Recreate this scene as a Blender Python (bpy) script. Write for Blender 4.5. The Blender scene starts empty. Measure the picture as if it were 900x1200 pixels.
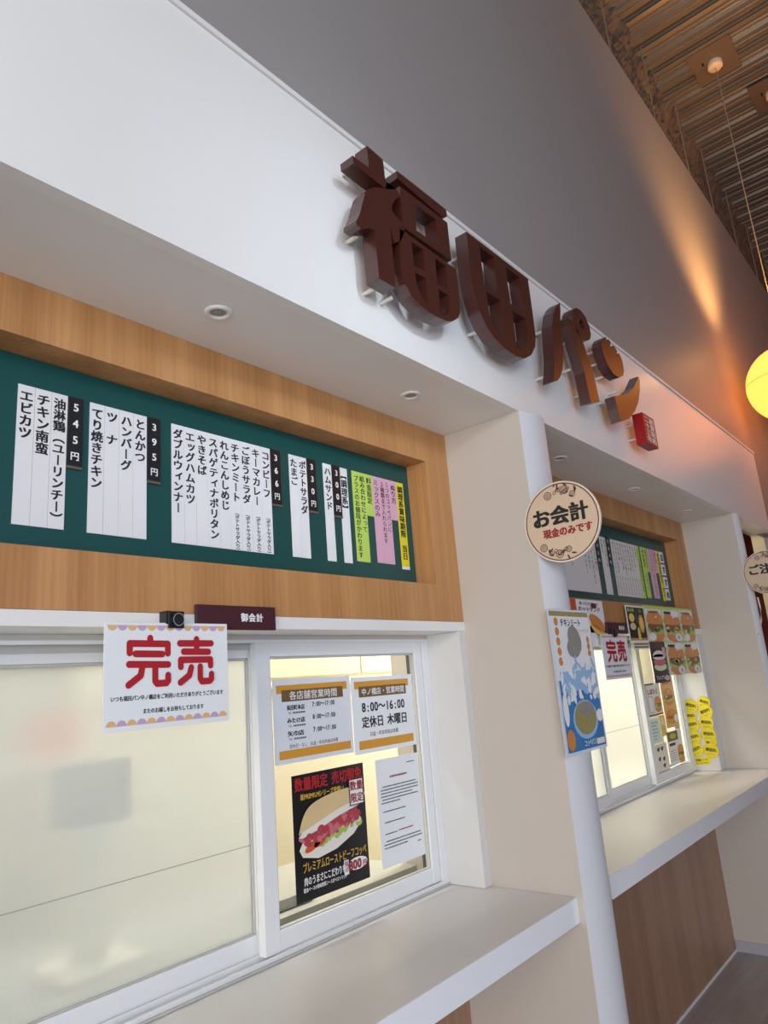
import bpy, math, random
from mathutils import Vector, Matrix
from mathutils.geometry import tessellate_polygon
random.seed(7)
SC = bpy.context.scene
COL = SC.collection

# ------------------------------------------------------------------ camera
YAW, PITCH, ROLL, FPX = 0.882911805, 0.242557294, -0.0801558542, 821.5265
CAM = Vector((0, -1, 1.553))
FW = Vector((math.sin(YAW)*math.cos(PITCH), math.cos(YAW)*math.cos(PITCH), math.sin(PITCH)))
_r = FW.cross(Vector((0, 0, 1))).normalized(); _u = _r.cross(FW)
RT = _r*math.cos(ROLL)+_u*math.sin(ROLL); UP = _u*math.cos(ROLL)-_r*math.sin(ROLL)
cd = bpy.data.cameras.new('camera'); cam = bpy.data.objects.new('camera', cd); COL.objects.link(cam)
m = Matrix((RT, UP, -FW)).transposed().to_4x4(); m.translation = CAM; cam.matrix_world = m
cd.sensor_fit = 'HORIZONTAL'; cd.sensor_width = 36; cd.lens = FPX/900*36; cd.clip_start = .05
SC.camera = cam

# ------------------------------------------------------------------ world, daylight, exposure
SC.view_settings.view_transform = 'Standard'; SC.view_settings.look = 'None'
SC.view_settings.gamma = 1; SC.view_settings.use_curve_mapping = False
SC.view_settings.exposure = 0.0
w = bpy.data.worlds.new('world'); SC.world = w; w.use_nodes = True
bg = w.node_tree.nodes['Background']; bg.inputs[0].default_value = (.62, .76, 1, 1); bg.inputs[1].default_value = .75

def area(name, loc, target, sx, sy, power, col, spread=180):
    l = bpy.data.lights.new(name, 'AREA'); l.shape = 'RECTANGLE'; l.size = sx; l.size_y = sy
    l.energy = power; l.color = col; l.spread = math.radians(spread)
    o = bpy.data.objects.new(name, l); COL.objects.link(o); o.location = loc
    o.rotation_euler = (Vector(target)-Vector(loc)).to_track_quat('-Z', 'Y').to_euler()
    return o
area('daylight_through_glazing', (-2.2, -4.2, 2.1), (1.2, 0, 1.4), 2.2, 2.8, 118, (.80, .89, 1))
area('daylight_patch_through_high_pane', (.1, -4.2, 3.3), (1.28, 0, 2.42), .30, .5, 1.0, (.80, .90, 1), 20)
area('daylight_through_entrance', (-3.4, -1.8, 2.0), (1.0, .1, 1.9), 1.8, 2.8, 116, (1, .89, .76))
area('kitchen_tube_light', (1.0, .92, 2.44), (1.0, .92, 0), 2.0, .4, 26, (1, .96, .90))
area('kitchen_tube_light', (6.6, 1.3, 2.44), (6.6, 1.3, 0), 1.6, .5, 60, (1, .95, .86))
area('kitchen_tube_light', (3.6, .92, 2.44), (3.6, .92, 0), 2.0, .4, 80, (1, .95, .86))

# ------------------------------------------------------------------ helpers
def at(u, v, ax, val):
    d = FW + RT*((u-450)/FPX) - UP*((v-600)/FPX)
    return CAM + d*((val-CAM[ax])/d[ax])

def mat(name, col, rough=.6, metal=0, bump=0, bscale=60, vary=0, vscale=4, coat=0, spec=None):
    mt = bpy.data.materials.new(name); mt.use_nodes = True
    nt = mt.node_tree; b = nt.nodes['Principled BSDF']
    b.inputs['Base Color'].default_value = (*col, 1); b.inputs['Roughness'].default_value = rough
    b.inputs['Metallic'].default_value = metal; b.inputs['Coat Weight'].default_value = coat
    if spec is not None: b.inputs['Specular IOR Level'].default_value = spec
    tc = nt.nodes.new('ShaderNodeTexCoord')
    if vary:
        n = nt.nodes.new('ShaderNodeTexNoise'); n.inputs['Scale'].default_value = vscale; n.inputs['Detail'].default_value = 4
        nt.links.new(tc.outputs['Object'], n.inputs['Vector'])
        mx = nt.nodes.new('ShaderNodeMix'); mx.data_type = 'RGBA'
        mx.inputs[6].default_value = (*[c*(1-vary) for c in col], 1); mx.inputs[7].default_value = (*[min(1, c*(1+vary)) for c in col], 1)
        nt.links.new(n.outputs['Fac'], mx.inputs[0]); nt.links.new(mx.outputs[2], b.inputs['Base Color'])
    if bump:
        n = nt.nodes.new('ShaderNodeTexNoise'); n.inputs['Scale'].default_value = bscale; n.inputs['Detail'].default_value = 3
        nt.links.new(tc.outputs['Object'], n.inputs['Vector'])
        bp = nt.nodes.new('ShaderNodeBump'); bp.inputs['Strength'].default_value = bump; bp.inputs['Distance'].default_value = .01
        nt.links.new(n.outputs['Fac'], bp.inputs['Height']); nt.links.new(bp.outputs[0], b.inputs['Normal'])
    return mt

def wood_mat(name, c1, c2, scale, rough=.45):
    mt = bpy.data.materials.new(name); mt.use_nodes = True
    nt = mt.node_tree; b = nt.nodes['Principled BSDF']; b.inputs['Roughness'].default_value = rough
    tc = nt.nodes.new('ShaderNodeTexCoord'); mp = nt.nodes.new('ShaderNodeMapping'); mp.inputs['Scale'].default_value = scale
    nt.links.new(tc.outputs['Object'], mp.inputs[0])
    n = nt.nodes.new('ShaderNodeTexNoise'); n.inputs['Scale'].default_value = 1; n.inputs['Detail'].default_value = 5; n.inputs['Roughness'].default_value = .65
    nt.links.new(mp.outputs[0], n.inputs['Vector'])
    mp2 = nt.nodes.new('ShaderNodeMapping'); mp2.inputs['Scale'].default_value = [s*.11 for s in scale]
    nt.links.new(tc.outputs['Object'], mp2.inputs[0])
    n2 = nt.nodes.new('ShaderNodeTexNoise'); n2.inputs['Scale'].default_value = 1; n2.inputs['Detail'].default_value = 3
    nt.links.new(mp2.outputs[0], n2.inputs['Vector'])
    ad = nt.nodes.new('ShaderNodeMath'); ad.operation = 'MULTIPLY_ADD'; ad.inputs[1].default_value = .55
    nt.links.new(n2.outputs['Fac'], ad.inputs[0]); 
    hf = nt.nodes.new('ShaderNodeMath'); hf.operation = 'MULTIPLY'; hf.inputs[1].default_value = .45
    nt.links.new(n.outputs['Fac'], hf.inputs[0]); nt.links.new(hf.outputs[0], ad.inputs[2])
    rp = nt.nodes.new('ShaderNodeValToRGB'); rp.color_ramp.elements[0].position = .36; rp.color_ramp.elements[1].position = .62
    rp.color_ramp.elements[0].color = (*c1, 1); rp.color_ramp.elements[1].color = (*c2, 1)
    nt.links.new(ad.outputs[0], rp.inputs[0]); nt.links.new(rp.outputs[0], b.inputs['Base Color'])
    return mt

def glass_mat(name, tint, gloss):
    mt = bpy.data.materials.new(name); mt.use_nodes = True; nt = mt.node_tree
    for n in list(nt.nodes):
        if n.type == 'BSDF_PRINCIPLED': nt.nodes.remove(n)
    out = nt.nodes['Material Output']; t = nt.nodes.new('ShaderNodeBsdfTransparent'); t.inputs[0].default_value = (*tint, 1)
    g = nt.nodes.new('ShaderNodeBsdfGlossy'); g.inputs['Roughness'].default_value = .02
    fr = nt.nodes.new('ShaderNodeFresnel'); fr.inputs[0].default_value = gloss
    ge = nt.nodes.new('ShaderNodeNewGeometry'); sb = nt.nodes.new('ShaderNodeMath'); sb.operation = 'SUBTRACT'; sb.inputs[0].default_value = 1
    nt.links.new(ge.outputs['Backfacing'], sb.inputs[1]); mu = nt.nodes.new('ShaderNodeMath'); mu.operation = 'MULTIPLY'
    nt.links.new(sb.outputs[0], mu.inputs[0]); nt.links.new(fr.outputs[0], mu.inputs[1])
    mx = nt.nodes.new('ShaderNodeMixShader'); nt.links.new(mu.outputs[0], mx.inputs[0])
    nt.links.new(t.outputs[0], mx.inputs[1]); nt.links.new(g.outputs[0], mx.inputs[2]); nt.links.new(mx.outputs[0], out.inputs[0])
    return mt

def frost_mat(name):
    mt = bpy.data.materials.new(name); mt.use_nodes = True; nt = mt.node_tree
    for n in list(nt.nodes):
        if n.type == 'BSDF_PRINCIPLED': nt.nodes.remove(n)
    out = nt.nodes['Material Output']
    rf = nt.nodes.new('ShaderNodeBsdfRefraction'); rf.inputs['Roughness'].default_value = .42; rf.inputs['IOR'].default_value = 1.15
    rf.inputs[0].default_value = (.94, .98, .99, 1)
    tr = nt.nodes.new('ShaderNodeBsdfTranslucent'); tr.inputs[0].default_value = (.95, .95, .92, 1)
    df = nt.nodes.new('ShaderNodeBsdfPrincipled'); df.inputs['Base Color'].default_value = (.80, .82, .80, 1); df.inputs['Roughness'].default_value = .3
    m1 = nt.nodes.new('ShaderNodeMixShader'); m1.inputs[0].default_value = .3
    nt.links.new(rf.outputs[0], m1.inputs[1]); nt.links.new(tr.outputs[0], m1.inputs[2])
    m2 = nt.nodes.new('ShaderNodeMixShader'); m2.inputs[0].default_value = .25
    nt.links.new(m1.outputs[0], m2.inputs[1]); nt.links.new(df.outputs[0], m2.inputs[2]); nt.links.new(m2.outputs[0], out.inputs[0])
    return mt

def emit_mat(name, col, s):
    mt = bpy.data.materials.new(name); mt.use_nodes = True; b = mt.node_tree.nodes['Principled BSDF']
    b.inputs['Base Color'].default_value = (*col, 1)
    b.inputs['Emission Color'].default_value = (*col, 1); b.inputs['Emission Strength'].default_value = s
    return mt

def srgb(r, g, b):
    f = lambda c: (c/255/12.92) if c/255 <= .04045 else ((c/255+.055)/1.055)**2.4
    return (f(r), f(g), f(b))

class Fr:   # a flat frame: a to the right, b up, d out towards the viewer
    def __init__(s, O, r=(1, 0, 0), u=(0, 0, 1), rot=0):
        s.O = Vector(O); r = Vector(r); u = Vector(u); s.n = r.cross(u)
        c, k = math.cos(rot), math.sin(rot); s.r = r*c+u*k; s.u = u*c-r*k
    def p(s, a, b, d=0): return s.O+s.r*a+s.u*b+s.n*d
    def inv(s, P): q = P-s.O; return (q.dot(s.r), q.dot(s.u))
def FY(x, z, y, rot=0): return Fr((x, y, z), rot=rot)
def FX(x, y, z, rot=0): return Fr((x, y, z), (0, -1, 0), rot=rot)

def cen(v): return sum(v)/len(v)
SH = [(0, 0), (1, .6), (-1, .6), (1, -.6), (-1, -.6)]     # bold print: the same glyph printed five times, slightly shifted
class MB:
    def __init__(s): s.v = []; s.f = []; s.m = []; s.sm = []
    def add(s, vs, fs, mi=0, sm=False):
        k = len(s.v); s.v += [tuple(v) for v in vs]
        for f in fs: s.f.append([i+k for i in f]); s.m.append(mi); s.sm.append(sm)
    def box(s, x0, x1, y0, y1, z0, z1, mi=0):
        vs = [(x, y, z) for x in (x0, x1) for y in (y0, y1) for z in (z0, z1)]
        s.add(vs, [(0, 1, 3, 2), (4, 6, 7, 5), (0, 4, 5, 1), (2, 3, 7, 6), (0, 2, 6, 4), (1, 5, 7, 3)], mi); return s
    def fbox(s, fr, a0, a1, b0, b1, d0, d1, mi=0):
        vs = [fr.p(a, b, d) for a in (a0, a1) for d in (d1, d0) for b in (b0, b1)]
        s.add(vs, [(0, 1, 3, 2), (4, 6, 7, 5), (0, 4, 5, 1), (2, 3, 7, 6), (0, 2, 6, 4), (1, 5, 7, 3)], mi); return s
    def flat(s, fr, loops, d, mi=0, d1=None, sm=False):
        """polygon (first loop) with holes, at depth d; extruded back to d1 if given"""
        def area2(l): return sum(l[i-1][0]*l[i][1]-l[i][0]*l[i-1][1] for i in range(len(l)))
        ls = []
        for i, l in enumerate(loops):
            l = list(l)
            if (area2(l) > 0) != (i == 0): l.reverse()
            ls.append(l)
        tris = tessellate_polygon([[Vector((a, b, 0)) for a, b in l] for l in ls])
        flatv = [p for l in ls for p in l]
        def up(t):
            a, b, c = [flatv[i] for i in t]
            return (b[0]-a[0])*(c[1]-a[1])-(b[1]-a[1])*(c[0]-a[0]) > 0
        tris = [t if up(t) else (t[0], t[2], t[1]) for t in tris]
        s.add([fr.p(a, b, d) for a, b in flatv], tris, mi)
        if d1 is not None:
            s.add([fr.p(a, b, d1) for a, b in flatv], [tuple(reversed(t)) for t in tris], mi)
            for l in ls:
                n = len(l); vs = [fr.p(a, b, d) for a, b in l]+[fr.p(a, b, d1) for a, b in l]
                s.add(vs, [(i, n+i, n+(i+1) % n, (i+1) % n) for i in range(n)], mi, sm)
        return s
    def rect(s, fr, a0, a1, b0, b1, d, mi=0): return s.flat(fr, [[(a0, b0), (a1, b0), (a1, b1), (a0, b1)]], d, mi)
    def ell(s, fr, a, b, ra, rb, d, mi=0, rot=0, n=20, d1=None, half=None):
        pts = []
        rng = range(n) if half is None else range(n//2+1)
        for i in rng:
            t = 2*math.pi*i/n+(half or 0); x, y = ra*math.cos(t), rb*math.sin(t)
            pts.append((a+x*math.cos(rot)-y*math.sin(rot), b+x*math.sin(rot)+y*math.cos(rot)))
        return s.flat(fr, [pts], d, mi, d1)
    def ring(s, fr, a, b, r0, r1, d, mi=0, n=32, d1=None):
        c = lambda r: [(a+r*math.cos(2*math.pi*i/n), b+r*math.sin(2*math.pi*i/n)) for i in range(n)]
        return s.flat(fr, [c(r1), c(r0)], d, mi, d1)
    def stroke(s, fr, pts, wd, d, mi=0, caps=True):
        for i in range(len(pts)-1):
            s.sk = getattr(s, 'sk', 0)+1; d += 2e-5
            (x0, y0), (x1, y1) = pts[i], pts[i+1]; L = math.hypot(x1-x0, y1-y0) or 1e-6
            nx, ny = -(y1-y0)/L*wd/2, (x1-x0)/L*wd/2
            s.flat(fr, [[(x0+nx, y0+ny), (x0-nx, y0-ny), (x1-nx, y1-ny), (x1+nx, y1+ny)]], d, mi)
        if caps:
            for x, y in pts: d += 2e-5; s.ell(fr, x, y, wd/2, wd/2, d, mi, n=16)
        return s
    def tube(s, pts, r, n=10, mi=0, caps=True):
        pts = [Vector(p) for p in pts]; rings = []
        for i, p in enumerate(pts):
            t = ((pts[min(i+1, len(pts)-1)])-pts[max(i-1, 0)]).normalized()
            a = t.cross(Vector((0, 0, 1)) if abs(t.z) < .9 else Vector((1, 0, 0))).normalized(); b = t.cross(a)
            rings.append([p+a*r*math.cos(2*math.pi*k/n)+b*r*math.sin(2*math.pi*k/n) for k in range(n)])
        vs = [v for q in rings for v in q]
        fs = [(i*n+k, i*n+(k+1) % n, (i+1)*n+(k+1) % n, (i+1)*n+k) for i in range(len(pts)-1) for k in range(n)]
        s.add(vs, fs, mi, True)
        if caps: s.add(rings[0], [tuple(reversed(range(n)))], mi); s.add(rings[-1], [tuple(range(n))], mi)
        return s
    def lathe(s, c, prof, n=32, mi=0):     # profile of (radius, height) about the vertical through c
        vs = [(c[0]+r*math.cos(2*math.pi*k/n), c[1]+r*math.sin(2*math.pi*k/n), c[2]+h) for r, h in prof for k in range(n)]
        fs = [(i*n+k, i*n+(k+1) % n, (i+1)*n+(k+1) % n, (i+1)*n+k) for i in range(len(prof)-1) for k in range(n)]
        s.add(vs, fs, mi, True); return s
    def text(s, fr, txt, a, b, size, d, mi=0, bold=.0, align='c', track=1.0, sx=1.0, vertical=False, fit=None):
        def adv(ch): return .55 if (ord(ch) < 256 and ch not in ' ') else (.45 if ch == ' ' else 1.0)
        if not vertical:
            W = sum(adv(c) for c in txt)*size*track*sx
            if fit: sx *= fit/W; W = fit
            x = a-(W/2 if align == 'c' else 0 if align == 'l' else W)
            for ch in txt:
                A = adv(ch)*size*track*sx
                if ch not in ' \u3000':
                    vs, fs, wx = glyph(ch, 0)
                    off = (A-wx*size*sx)/2
                    for k, (ex, ey) in enumerate(SH if bold else SH[:1]):
                        s.add([fr.p(x+off+(q[0]+ex*bold)*size*sx, b+(q[1]-.38+ey*bold)*size, d+k*4e-5) for q in vs], fs, mi)
                x += A
        else:
            y = b
            rotc = 'ー〜～（）()【】「」'
            small = 'ャュョッィァェォっゃゅょ'
            for ch in txt:
                st = size*track
                if ch == ' ': y -= st*.5; continue
                if ch == '　': y -= st; continue
                vs, fs, wx = glyph(ch, 0)
                o = (.5 if wx > .6 else wx/2, .38)
                ox, oy = (.12*size*sx, .1*size) if ch in small else (0, 0)
                for k, (ex, ey) in enumerate(SH if bold else SH[:1]):
                    ex *= bold; ey *= bold; dk = d+k*4e-5
                    if ch in rotc:
                        s.add([fr.p(a+(q[1]-o[1]+ey)*size*sx*(-1 if ch == 'ー' else 1), y-st/2-(q[0]-o[0]+ex)*size, dk) for q in vs],
                              [tuple(reversed(f)) for f in fs] if ch == 'ー' else fs, mi)
                    else:
                        s.add([fr.p(a+(q[0]-o[0]+ex)*size*sx+ox, y-st/2+(q[1]-o[1]+ey)*size+oy, dk) for q in vs], fs, mi)
                y -= st
        return s
    def build(s, name, mats, parent=None, bevel=0, **pr):
        me = bpy.data.meshes.new(name); me.from_pydata(s.v, [], s.f)
        mats = mats if isinstance(mats, (list, tuple)) else [mats]
        for x in mats: me.materials.append(x)
        me.polygons.foreach_set('material_index', s.m); me.polygons.foreach_set('use_smooth', s.sm); me.update()
        o = bpy.data.objects.new(name, me); COL.objects.link(o)
        if parent is not None:
            o.parent = parent; o.matrix_parent_inverse = parent.matrix_basis.inverted()
        if bevel:
            b = o.modifiers.new('edge', 'BEVEL'); b.width = bevel; b.segments = 2; b.limit_method = 'ANGLE'
        for k, val in pr.items(): o[k] = val
        return o

_fc = bpy.data.curves.new('glyph_source', 'FONT'); _fo = bpy.data.objects.new('glyph_source', _fc); _fc.resolution_u = 3
_G = {}
def glyph(ch, bold):
    k = (ch, bold)
    if k not in _G:
        _fc.offset = bold; _fc.body = ch
        me = bpy.data.meshes.new_from_object(_fo)
        vs = [(v.co.x, v.co.y) for v in me.vertices]; fs = []
        for p in me.polygons:
            t = list(p.vertices)
            ar = sum(vs[t[i-1]][0]*vs[t[i]][1]-vs[t[i]][0]*vs[t[i-1]][1] for i in range(len(t)))
            fs.append(tuple(t) if ar > 0 else tuple(reversed(t)))
        cjk = ord(ch) > 0x2000
        wx = 1.0 if cjk else (max(v[0] for v in vs)+min(v[0] for v in vs) if vs else .5)
        bpy.data.meshes.remove(me); _G[k] = (vs, fs, wx)
    return _G[k]

def empty(name, loc, label, cat, group=None, rot=(0, 0, 0)):
    o = bpy.data.objects.new(name, None); COL.objects.link(o); o.location = loc; o.rotation_euler = rot; o.empty_display_size = .05
    o['label'] = label; o['category'] = cat
    if group: o['group'] = group
    return o
S = dict(kind='structure')

# ------------------------------------------------------------------ materials
M = {}
M['white'] = mat('white_paint', (.80, .785, .76), .42, bump=.03, bscale=300, vary=.012, vscale=3)
M['fascia'] = mat('fascia_white_paint', (.83, .815, .79), .33, vary=.015, vscale=2, bump=.02, bscale=120)
M['greywall'] = mat('warm_grey_wall_paint', (.33, .305, .295), .5, vary=.04, vscale=1.2, bump=.04, bscale=40, spec=.4)
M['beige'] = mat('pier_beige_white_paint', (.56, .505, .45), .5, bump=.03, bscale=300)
M['jamb'] = mat('jamb_shaded_white_paint', (.68, .67, .65), .45)  # darker copy of the white trim, shade of the reveal put into the colour
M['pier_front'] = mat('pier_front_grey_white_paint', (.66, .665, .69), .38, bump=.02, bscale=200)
M['laminate'] = mat('white_counter_laminate', (.74, .71, .69), .38, vary=.02, vscale=8)
M['laminate_edge'] = mat('counter_edge_sky_sheen', (.90, .92, .95), .22, coat=.5)  # bluish near-white tint stands in for sky reflected along the edge
M['alu'] = mat('white_aluminium_sash', (.80, .81, .82), .3)
M['alu_grey'] = mat('grey_sash_track', (.52, .51, .49), .4)
M['dark_gap'] = mat('dark_gap_line', (.06, .06, .06), .6)  # dark strip stands in for the gap beside the sash
M['wood'] = wood_mat('light_oak_veneer', (.37, .165, .052), (.56, .285, .108), (95, 95, 2.2))
M['wood_low'] = wood_mat('brown_oak_laminate', (.29, .15, .09), (.40, .235, .145), (60, 60, 2.2), .35)
M['green'] = mat('deep_green_board', (.004, .066, .062), .35, vary=.05)
M['strip'] = mat('white_magnet_strip', (.80, .80, .81), .5)
M['strip_cream'] = mat('off_white_magnet_strip', (.70, .67, .64), .5)
M['black'] = mat('black_plastic', (.008, .008, .009), .35)
M['ink'] = mat('black_print', (.012, .012, .012), .6)
M['white_ink'] = mat('white_print', (.85, .85, .85), .5)
M['lime'] = mat('lime_green_card', (.50, .68, .12), .5)
M['pink'] = mat('pink_card', (.70, .40, .52), .5)
M['yellow'] = mat('yellow_card', (.78, .66, .02), .5)
M['paper'] = mat('white_paper', (.82, .84, .86), .5, vary=.02, vscale=12)
M['film'] = mat('laminated_paper', (.74, .77, .82), .12, bump=.5, bscale=14)
M['cream_paper'] = mat('cream_paper', (.80, .77, .66), .5)
M['red'] = mat('red_print', (.43, .010, .018), .5)
M['darkred'] = mat('dark_red_print', (.30, .01, .02), .5)
M['gold'] = mat('gold_print', (.62, .38, .05), .5)
M['orange'] = mat('orange_print', (.66, .31, .03), .5)
M['brown_print'] = mat('brown_print', (.16, .09, .03), .5)
M['pastel_orange'] = mat('pastel_orange_print', (.76, .46, .20), .5)
M['pastel_purple'] = mat('pastel_purple_print', (.55, .38, .55), .5)
M['maroon'] = mat('maroon_plate', (.062, .016, .022), .32)
M['letter'] = mat('dark_brown_metal_letter', (.055, .0125, .008), .30, spec=1.0)
M['pin'] = mat('pale_standoff_pin', (.70, .66, .60), .35)
M['sealred'] = mat('red_seal_block', (.33, .006, .008), .4)
M['sign_wood'] = mat('pale_wood_disc', (.66, .50, .36), .45, vary=.04, vscale=30)
M['sign_edge'] = mat('pale_disc_edge', (.78, .68, .57), .4)
M['line_brown'] = mat('brown_line_print', (.10, .035, .03), .5)
M['black_poster'] = mat('black_poster_print', (.012, .012, .014), .25)
M['bun'] = mat('bun_print', (.70, .52, .27), .4, vary=.12, vscale=25)
M['bun_white'] = mat('bun_underside_print', (.80, .76, .68), .4)
M['bun_orange'] = mat('toasted_bun_print', (.66, .25, .06), .4, vary=.15, vscale=30)
M['meat'] = mat('roast_beef_print', (.42, .05, .07), .4, vary=.4, vscale=90)
M['meat_pink'] = mat('pink_beef_print', (.58, .15, .19), .4, vary=.3, vscale=90)
M['patty'] = mat('brown_meat_print', (.20, .085, .035), .4, vary=.5, vscale=90)
M['tomato'] = mat('tomato_print', (.62, .09, .03), .4)
M['lettuce'] = mat('lettuce_print', (.36, .52, .12), .4, vary=.3, vscale=60)
M['onion'] = mat('pale_lettuce_print', (.68, .76, .45), .4)
M['egg'] = mat('egg_yellow_print', (.80, .60, .12), .4)
M['blue'] = mat('blue_poster_print', (.06, .22, .48), .15, vary=.3, vscale=20)
M['lightblue'] = mat('pale_blue_print', (.35, .55, .78), .2)
M['greyprint'] = mat('grey_print', (.30, .29, .26), .3, vary=.3, vscale=80)
M['khaki'] = mat('khaki_print', (.36, .30, .12), .3, vary=.3, vscale=80)
M['cyan'] = mat('pale_cyan_print', (.60, .80, .74), .4)
M['deck'] = mat('galvanised_roof_deck', (.22, .195, .16), .33, metal=.5, vary=.15, vscale=3)
M['fireproof'] = mat('sprayed_fireproofing', (.135, .098, .07), .95, bump=1, bscale=25, vary=.4, vscale=14)
M['plate'] = mat('grey_ceiling_plate', (.13, .10, .08), .55)
M['rose'] = mat('cream_ceiling_rose', (.75, .62, .45), .45)
M['cord'] = mat('pale_cord', (.42, .33, .22), .5)
M['rod'] = mat('steel_hanger_rod', (.55, .45, .33), .4, metal=.6)
M['globe'] = emit_mat('glowing_paper_globe', (1, .275, .046), 3.2)
M['floor'] = wood_mat('grey_brown_vinyl_floor', (.28, .25, .245), (.44, .40, .39), (2.2, 26, 26), .4)
M['base'] = mat('grey_baseboard', (.42, .42, .45), .5)
M['cream_wall'] = mat('cream_kitchen_wall', (.80, .74, .56), .6, vary=.03)
M['cream_white'] = mat('off_white_kitchen_panel', (.78, .73, .58), .6)
M['redpanel'] = mat('dark_red_panel', (.15, .010, .008), .85, spec=.08)
M['bluegrey'] = mat('blue_grey_plastic', (.05, .085, .12), .5)
M['greymetal'] = mat('grey_steel_shelf', (.36, .35, .31), .85)
M['glass'] = glass_mat('clear_glass', (.97, .98, .97), 1.45)
M['frost'] = frost_mat('frosted_glass')
M['seam'] = mat('film_seam', (.42, .42, .41), .5)
M['hall'] = mat('hall_plaster', (.55, .52, .49), .7)

# ------------------------------------------------------------------ levels
ZS, ZT = 2.3832, 2.9626            # soffit and top of the fascia
D, DW = .2955, .452                # cladding plane, window plane
ZW, ZL = 1.736, 1.7057             # foot of the wood cladding, foot of the lintel
ZC, ZB, YC = .9466, .8838, .0177   # counter
ZD = 6.1                           # roof deck
XP0, XP1, XP2, XE = -.42, 1.942, 4.4508, 5.422   # pier faces that look left, fascia end

# ================================================================== STRUCTURE
MB().box(-4.2, 12, -4.7, 3, -.06, 0).build('floor', M['floor'], **S)
# roof deck with trapezoid ribs that run from the hall towards the facade wall
prof = [(0, 0), (.003, .06), (.011, .06), (.014, .004), (.05, 0), (.062, .022), (.10, .022), (.106, .014), (.112, .022), (.15, .022), (.162, 0), (.20, 0), (.206, .010), (.212, 0), (.25, 0), (.262, .03), (.288, .03), (.30, 0)]
mb = MB(); pts = []
x = -4.2
while x < 12:
    pts += [(x+a, b) for a, b in prof[:-1]]; x += .30
n = len(pts)
vs = [(a, y, ZD+b) for a, b in pts for y in (-4.7, 1.2)]
mb.add(vs, [(2*i, 2*i+1, 2*i+3, 2*i+2) for i in range(n-1)])
mb.add([(-4.2, -4.7, ZD+.12), (12, -4.7, ZD+.12), (12, 1.2, ZD+.12), (-4.2, 1.2, ZD+.12)], [(0, 1, 2, 3)])
mb.build('ceiling', M['deck'], **S)
# grey wall over and beyond the fascia
mb = MB(); mb.box(-4.2, 12, .03, .09, ZT-.12, 5.36); mb.box(XE+.22, 12, .03, .09, 0, ZS-.001); mb.box(XE+.0005, 12, .03, .09, ZS-.001, ZT-.12)
mb.build('wall_back', M['greywall'], **S)
# sprayed beam behind the top of that wall
mb = MB(); nx, nz = 420, 22; x0, x1, zz0, zz1 = 3.0, 12.0, 5.25, 6.13
vs = []
for i in range(nx+1):
    rag = random.uniform(-.05, .05)+.04*math.sin(i*.7)
    for j in range(nz+1):
        t = j/nz; z = zz0+(zz1-zz0+min(rag, 0)*(t > .85))*t
        lump = random.uniform(0, .03)+.02*math.sin(i*.23+j*.5)
        y = .15-lump-(.06*max(0, (t-.86)/.14))*(1+rag*6)
        vs.append((x0+(x1-x0)*i/nx+random.uniform(-.006, .006), y, z))
mb.add(vs, [(i*(nz+1)+j, (i+1)*(nz+1)+j, (i+1)*(nz+1)+j+1, i*(nz+1)+j+1) for i in range(nx) for j in range(nz)])
mb.build('trim_1', M['fireproof'], label='rough brown sprayed fireproofing beam above the grey wall', **S)
# fascia with its thin cap
mb = MB(); mb.box(-3.2, XE, 0, .029, ZS, ZT-.012)
fa = mb.build('wall_fascia', M['fascia'], **S)
MB().box(-3.2, XE+.003, -.006, .029, ZT-.010, ZT+.004).build('cap_strip', M['white'], fa)
MB().box(-3.2, XP2+.11, .0295, .34, ZS+.0005, ZS+.03).build('wall_soffit', M['white'], **S)
MB().box(XP2+.1105, XE, .0295, .11, ZS+.0005, ZS+.3).build('trim_5', M['white'], **S)
# piers: flat left face with a sharp corner, bowed front, rounded right corner
def build_pier(x, w, name):
    mb = MB(); arc = [(x, 0)]
    for k in range(1, 25):
        t = k/24; a = x+w*(1-(1-t)**1.25); b = -.042*math.sin(math.pi*min(1, t*1.0))*(1-t)+.085*max(0, (t-.42)/.58)**2.6
        arc.append((a, b))
    n = len(arc); vs = [(a, b, z) for z in (0, ZS) for a, b in arc]
    mb.add(vs, [(i, i+1, n+i+1, n+i) for i in range(n-1)], 0, True)
    c = [(x, 0, 0), (x, .62, 0), (x, .62, ZS), (x, 0, ZS)]
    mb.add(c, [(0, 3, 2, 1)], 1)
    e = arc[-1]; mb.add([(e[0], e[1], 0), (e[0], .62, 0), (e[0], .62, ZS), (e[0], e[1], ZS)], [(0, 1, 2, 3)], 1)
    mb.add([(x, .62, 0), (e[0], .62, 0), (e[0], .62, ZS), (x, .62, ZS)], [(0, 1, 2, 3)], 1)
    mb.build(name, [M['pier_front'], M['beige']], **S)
build_pier(XP1, .222, 'wall_pier')
build_pier(XP2, .112, 'wall_pier.001')
build_pier(XP0-.222, .222, 'wall_pier.002')
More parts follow.
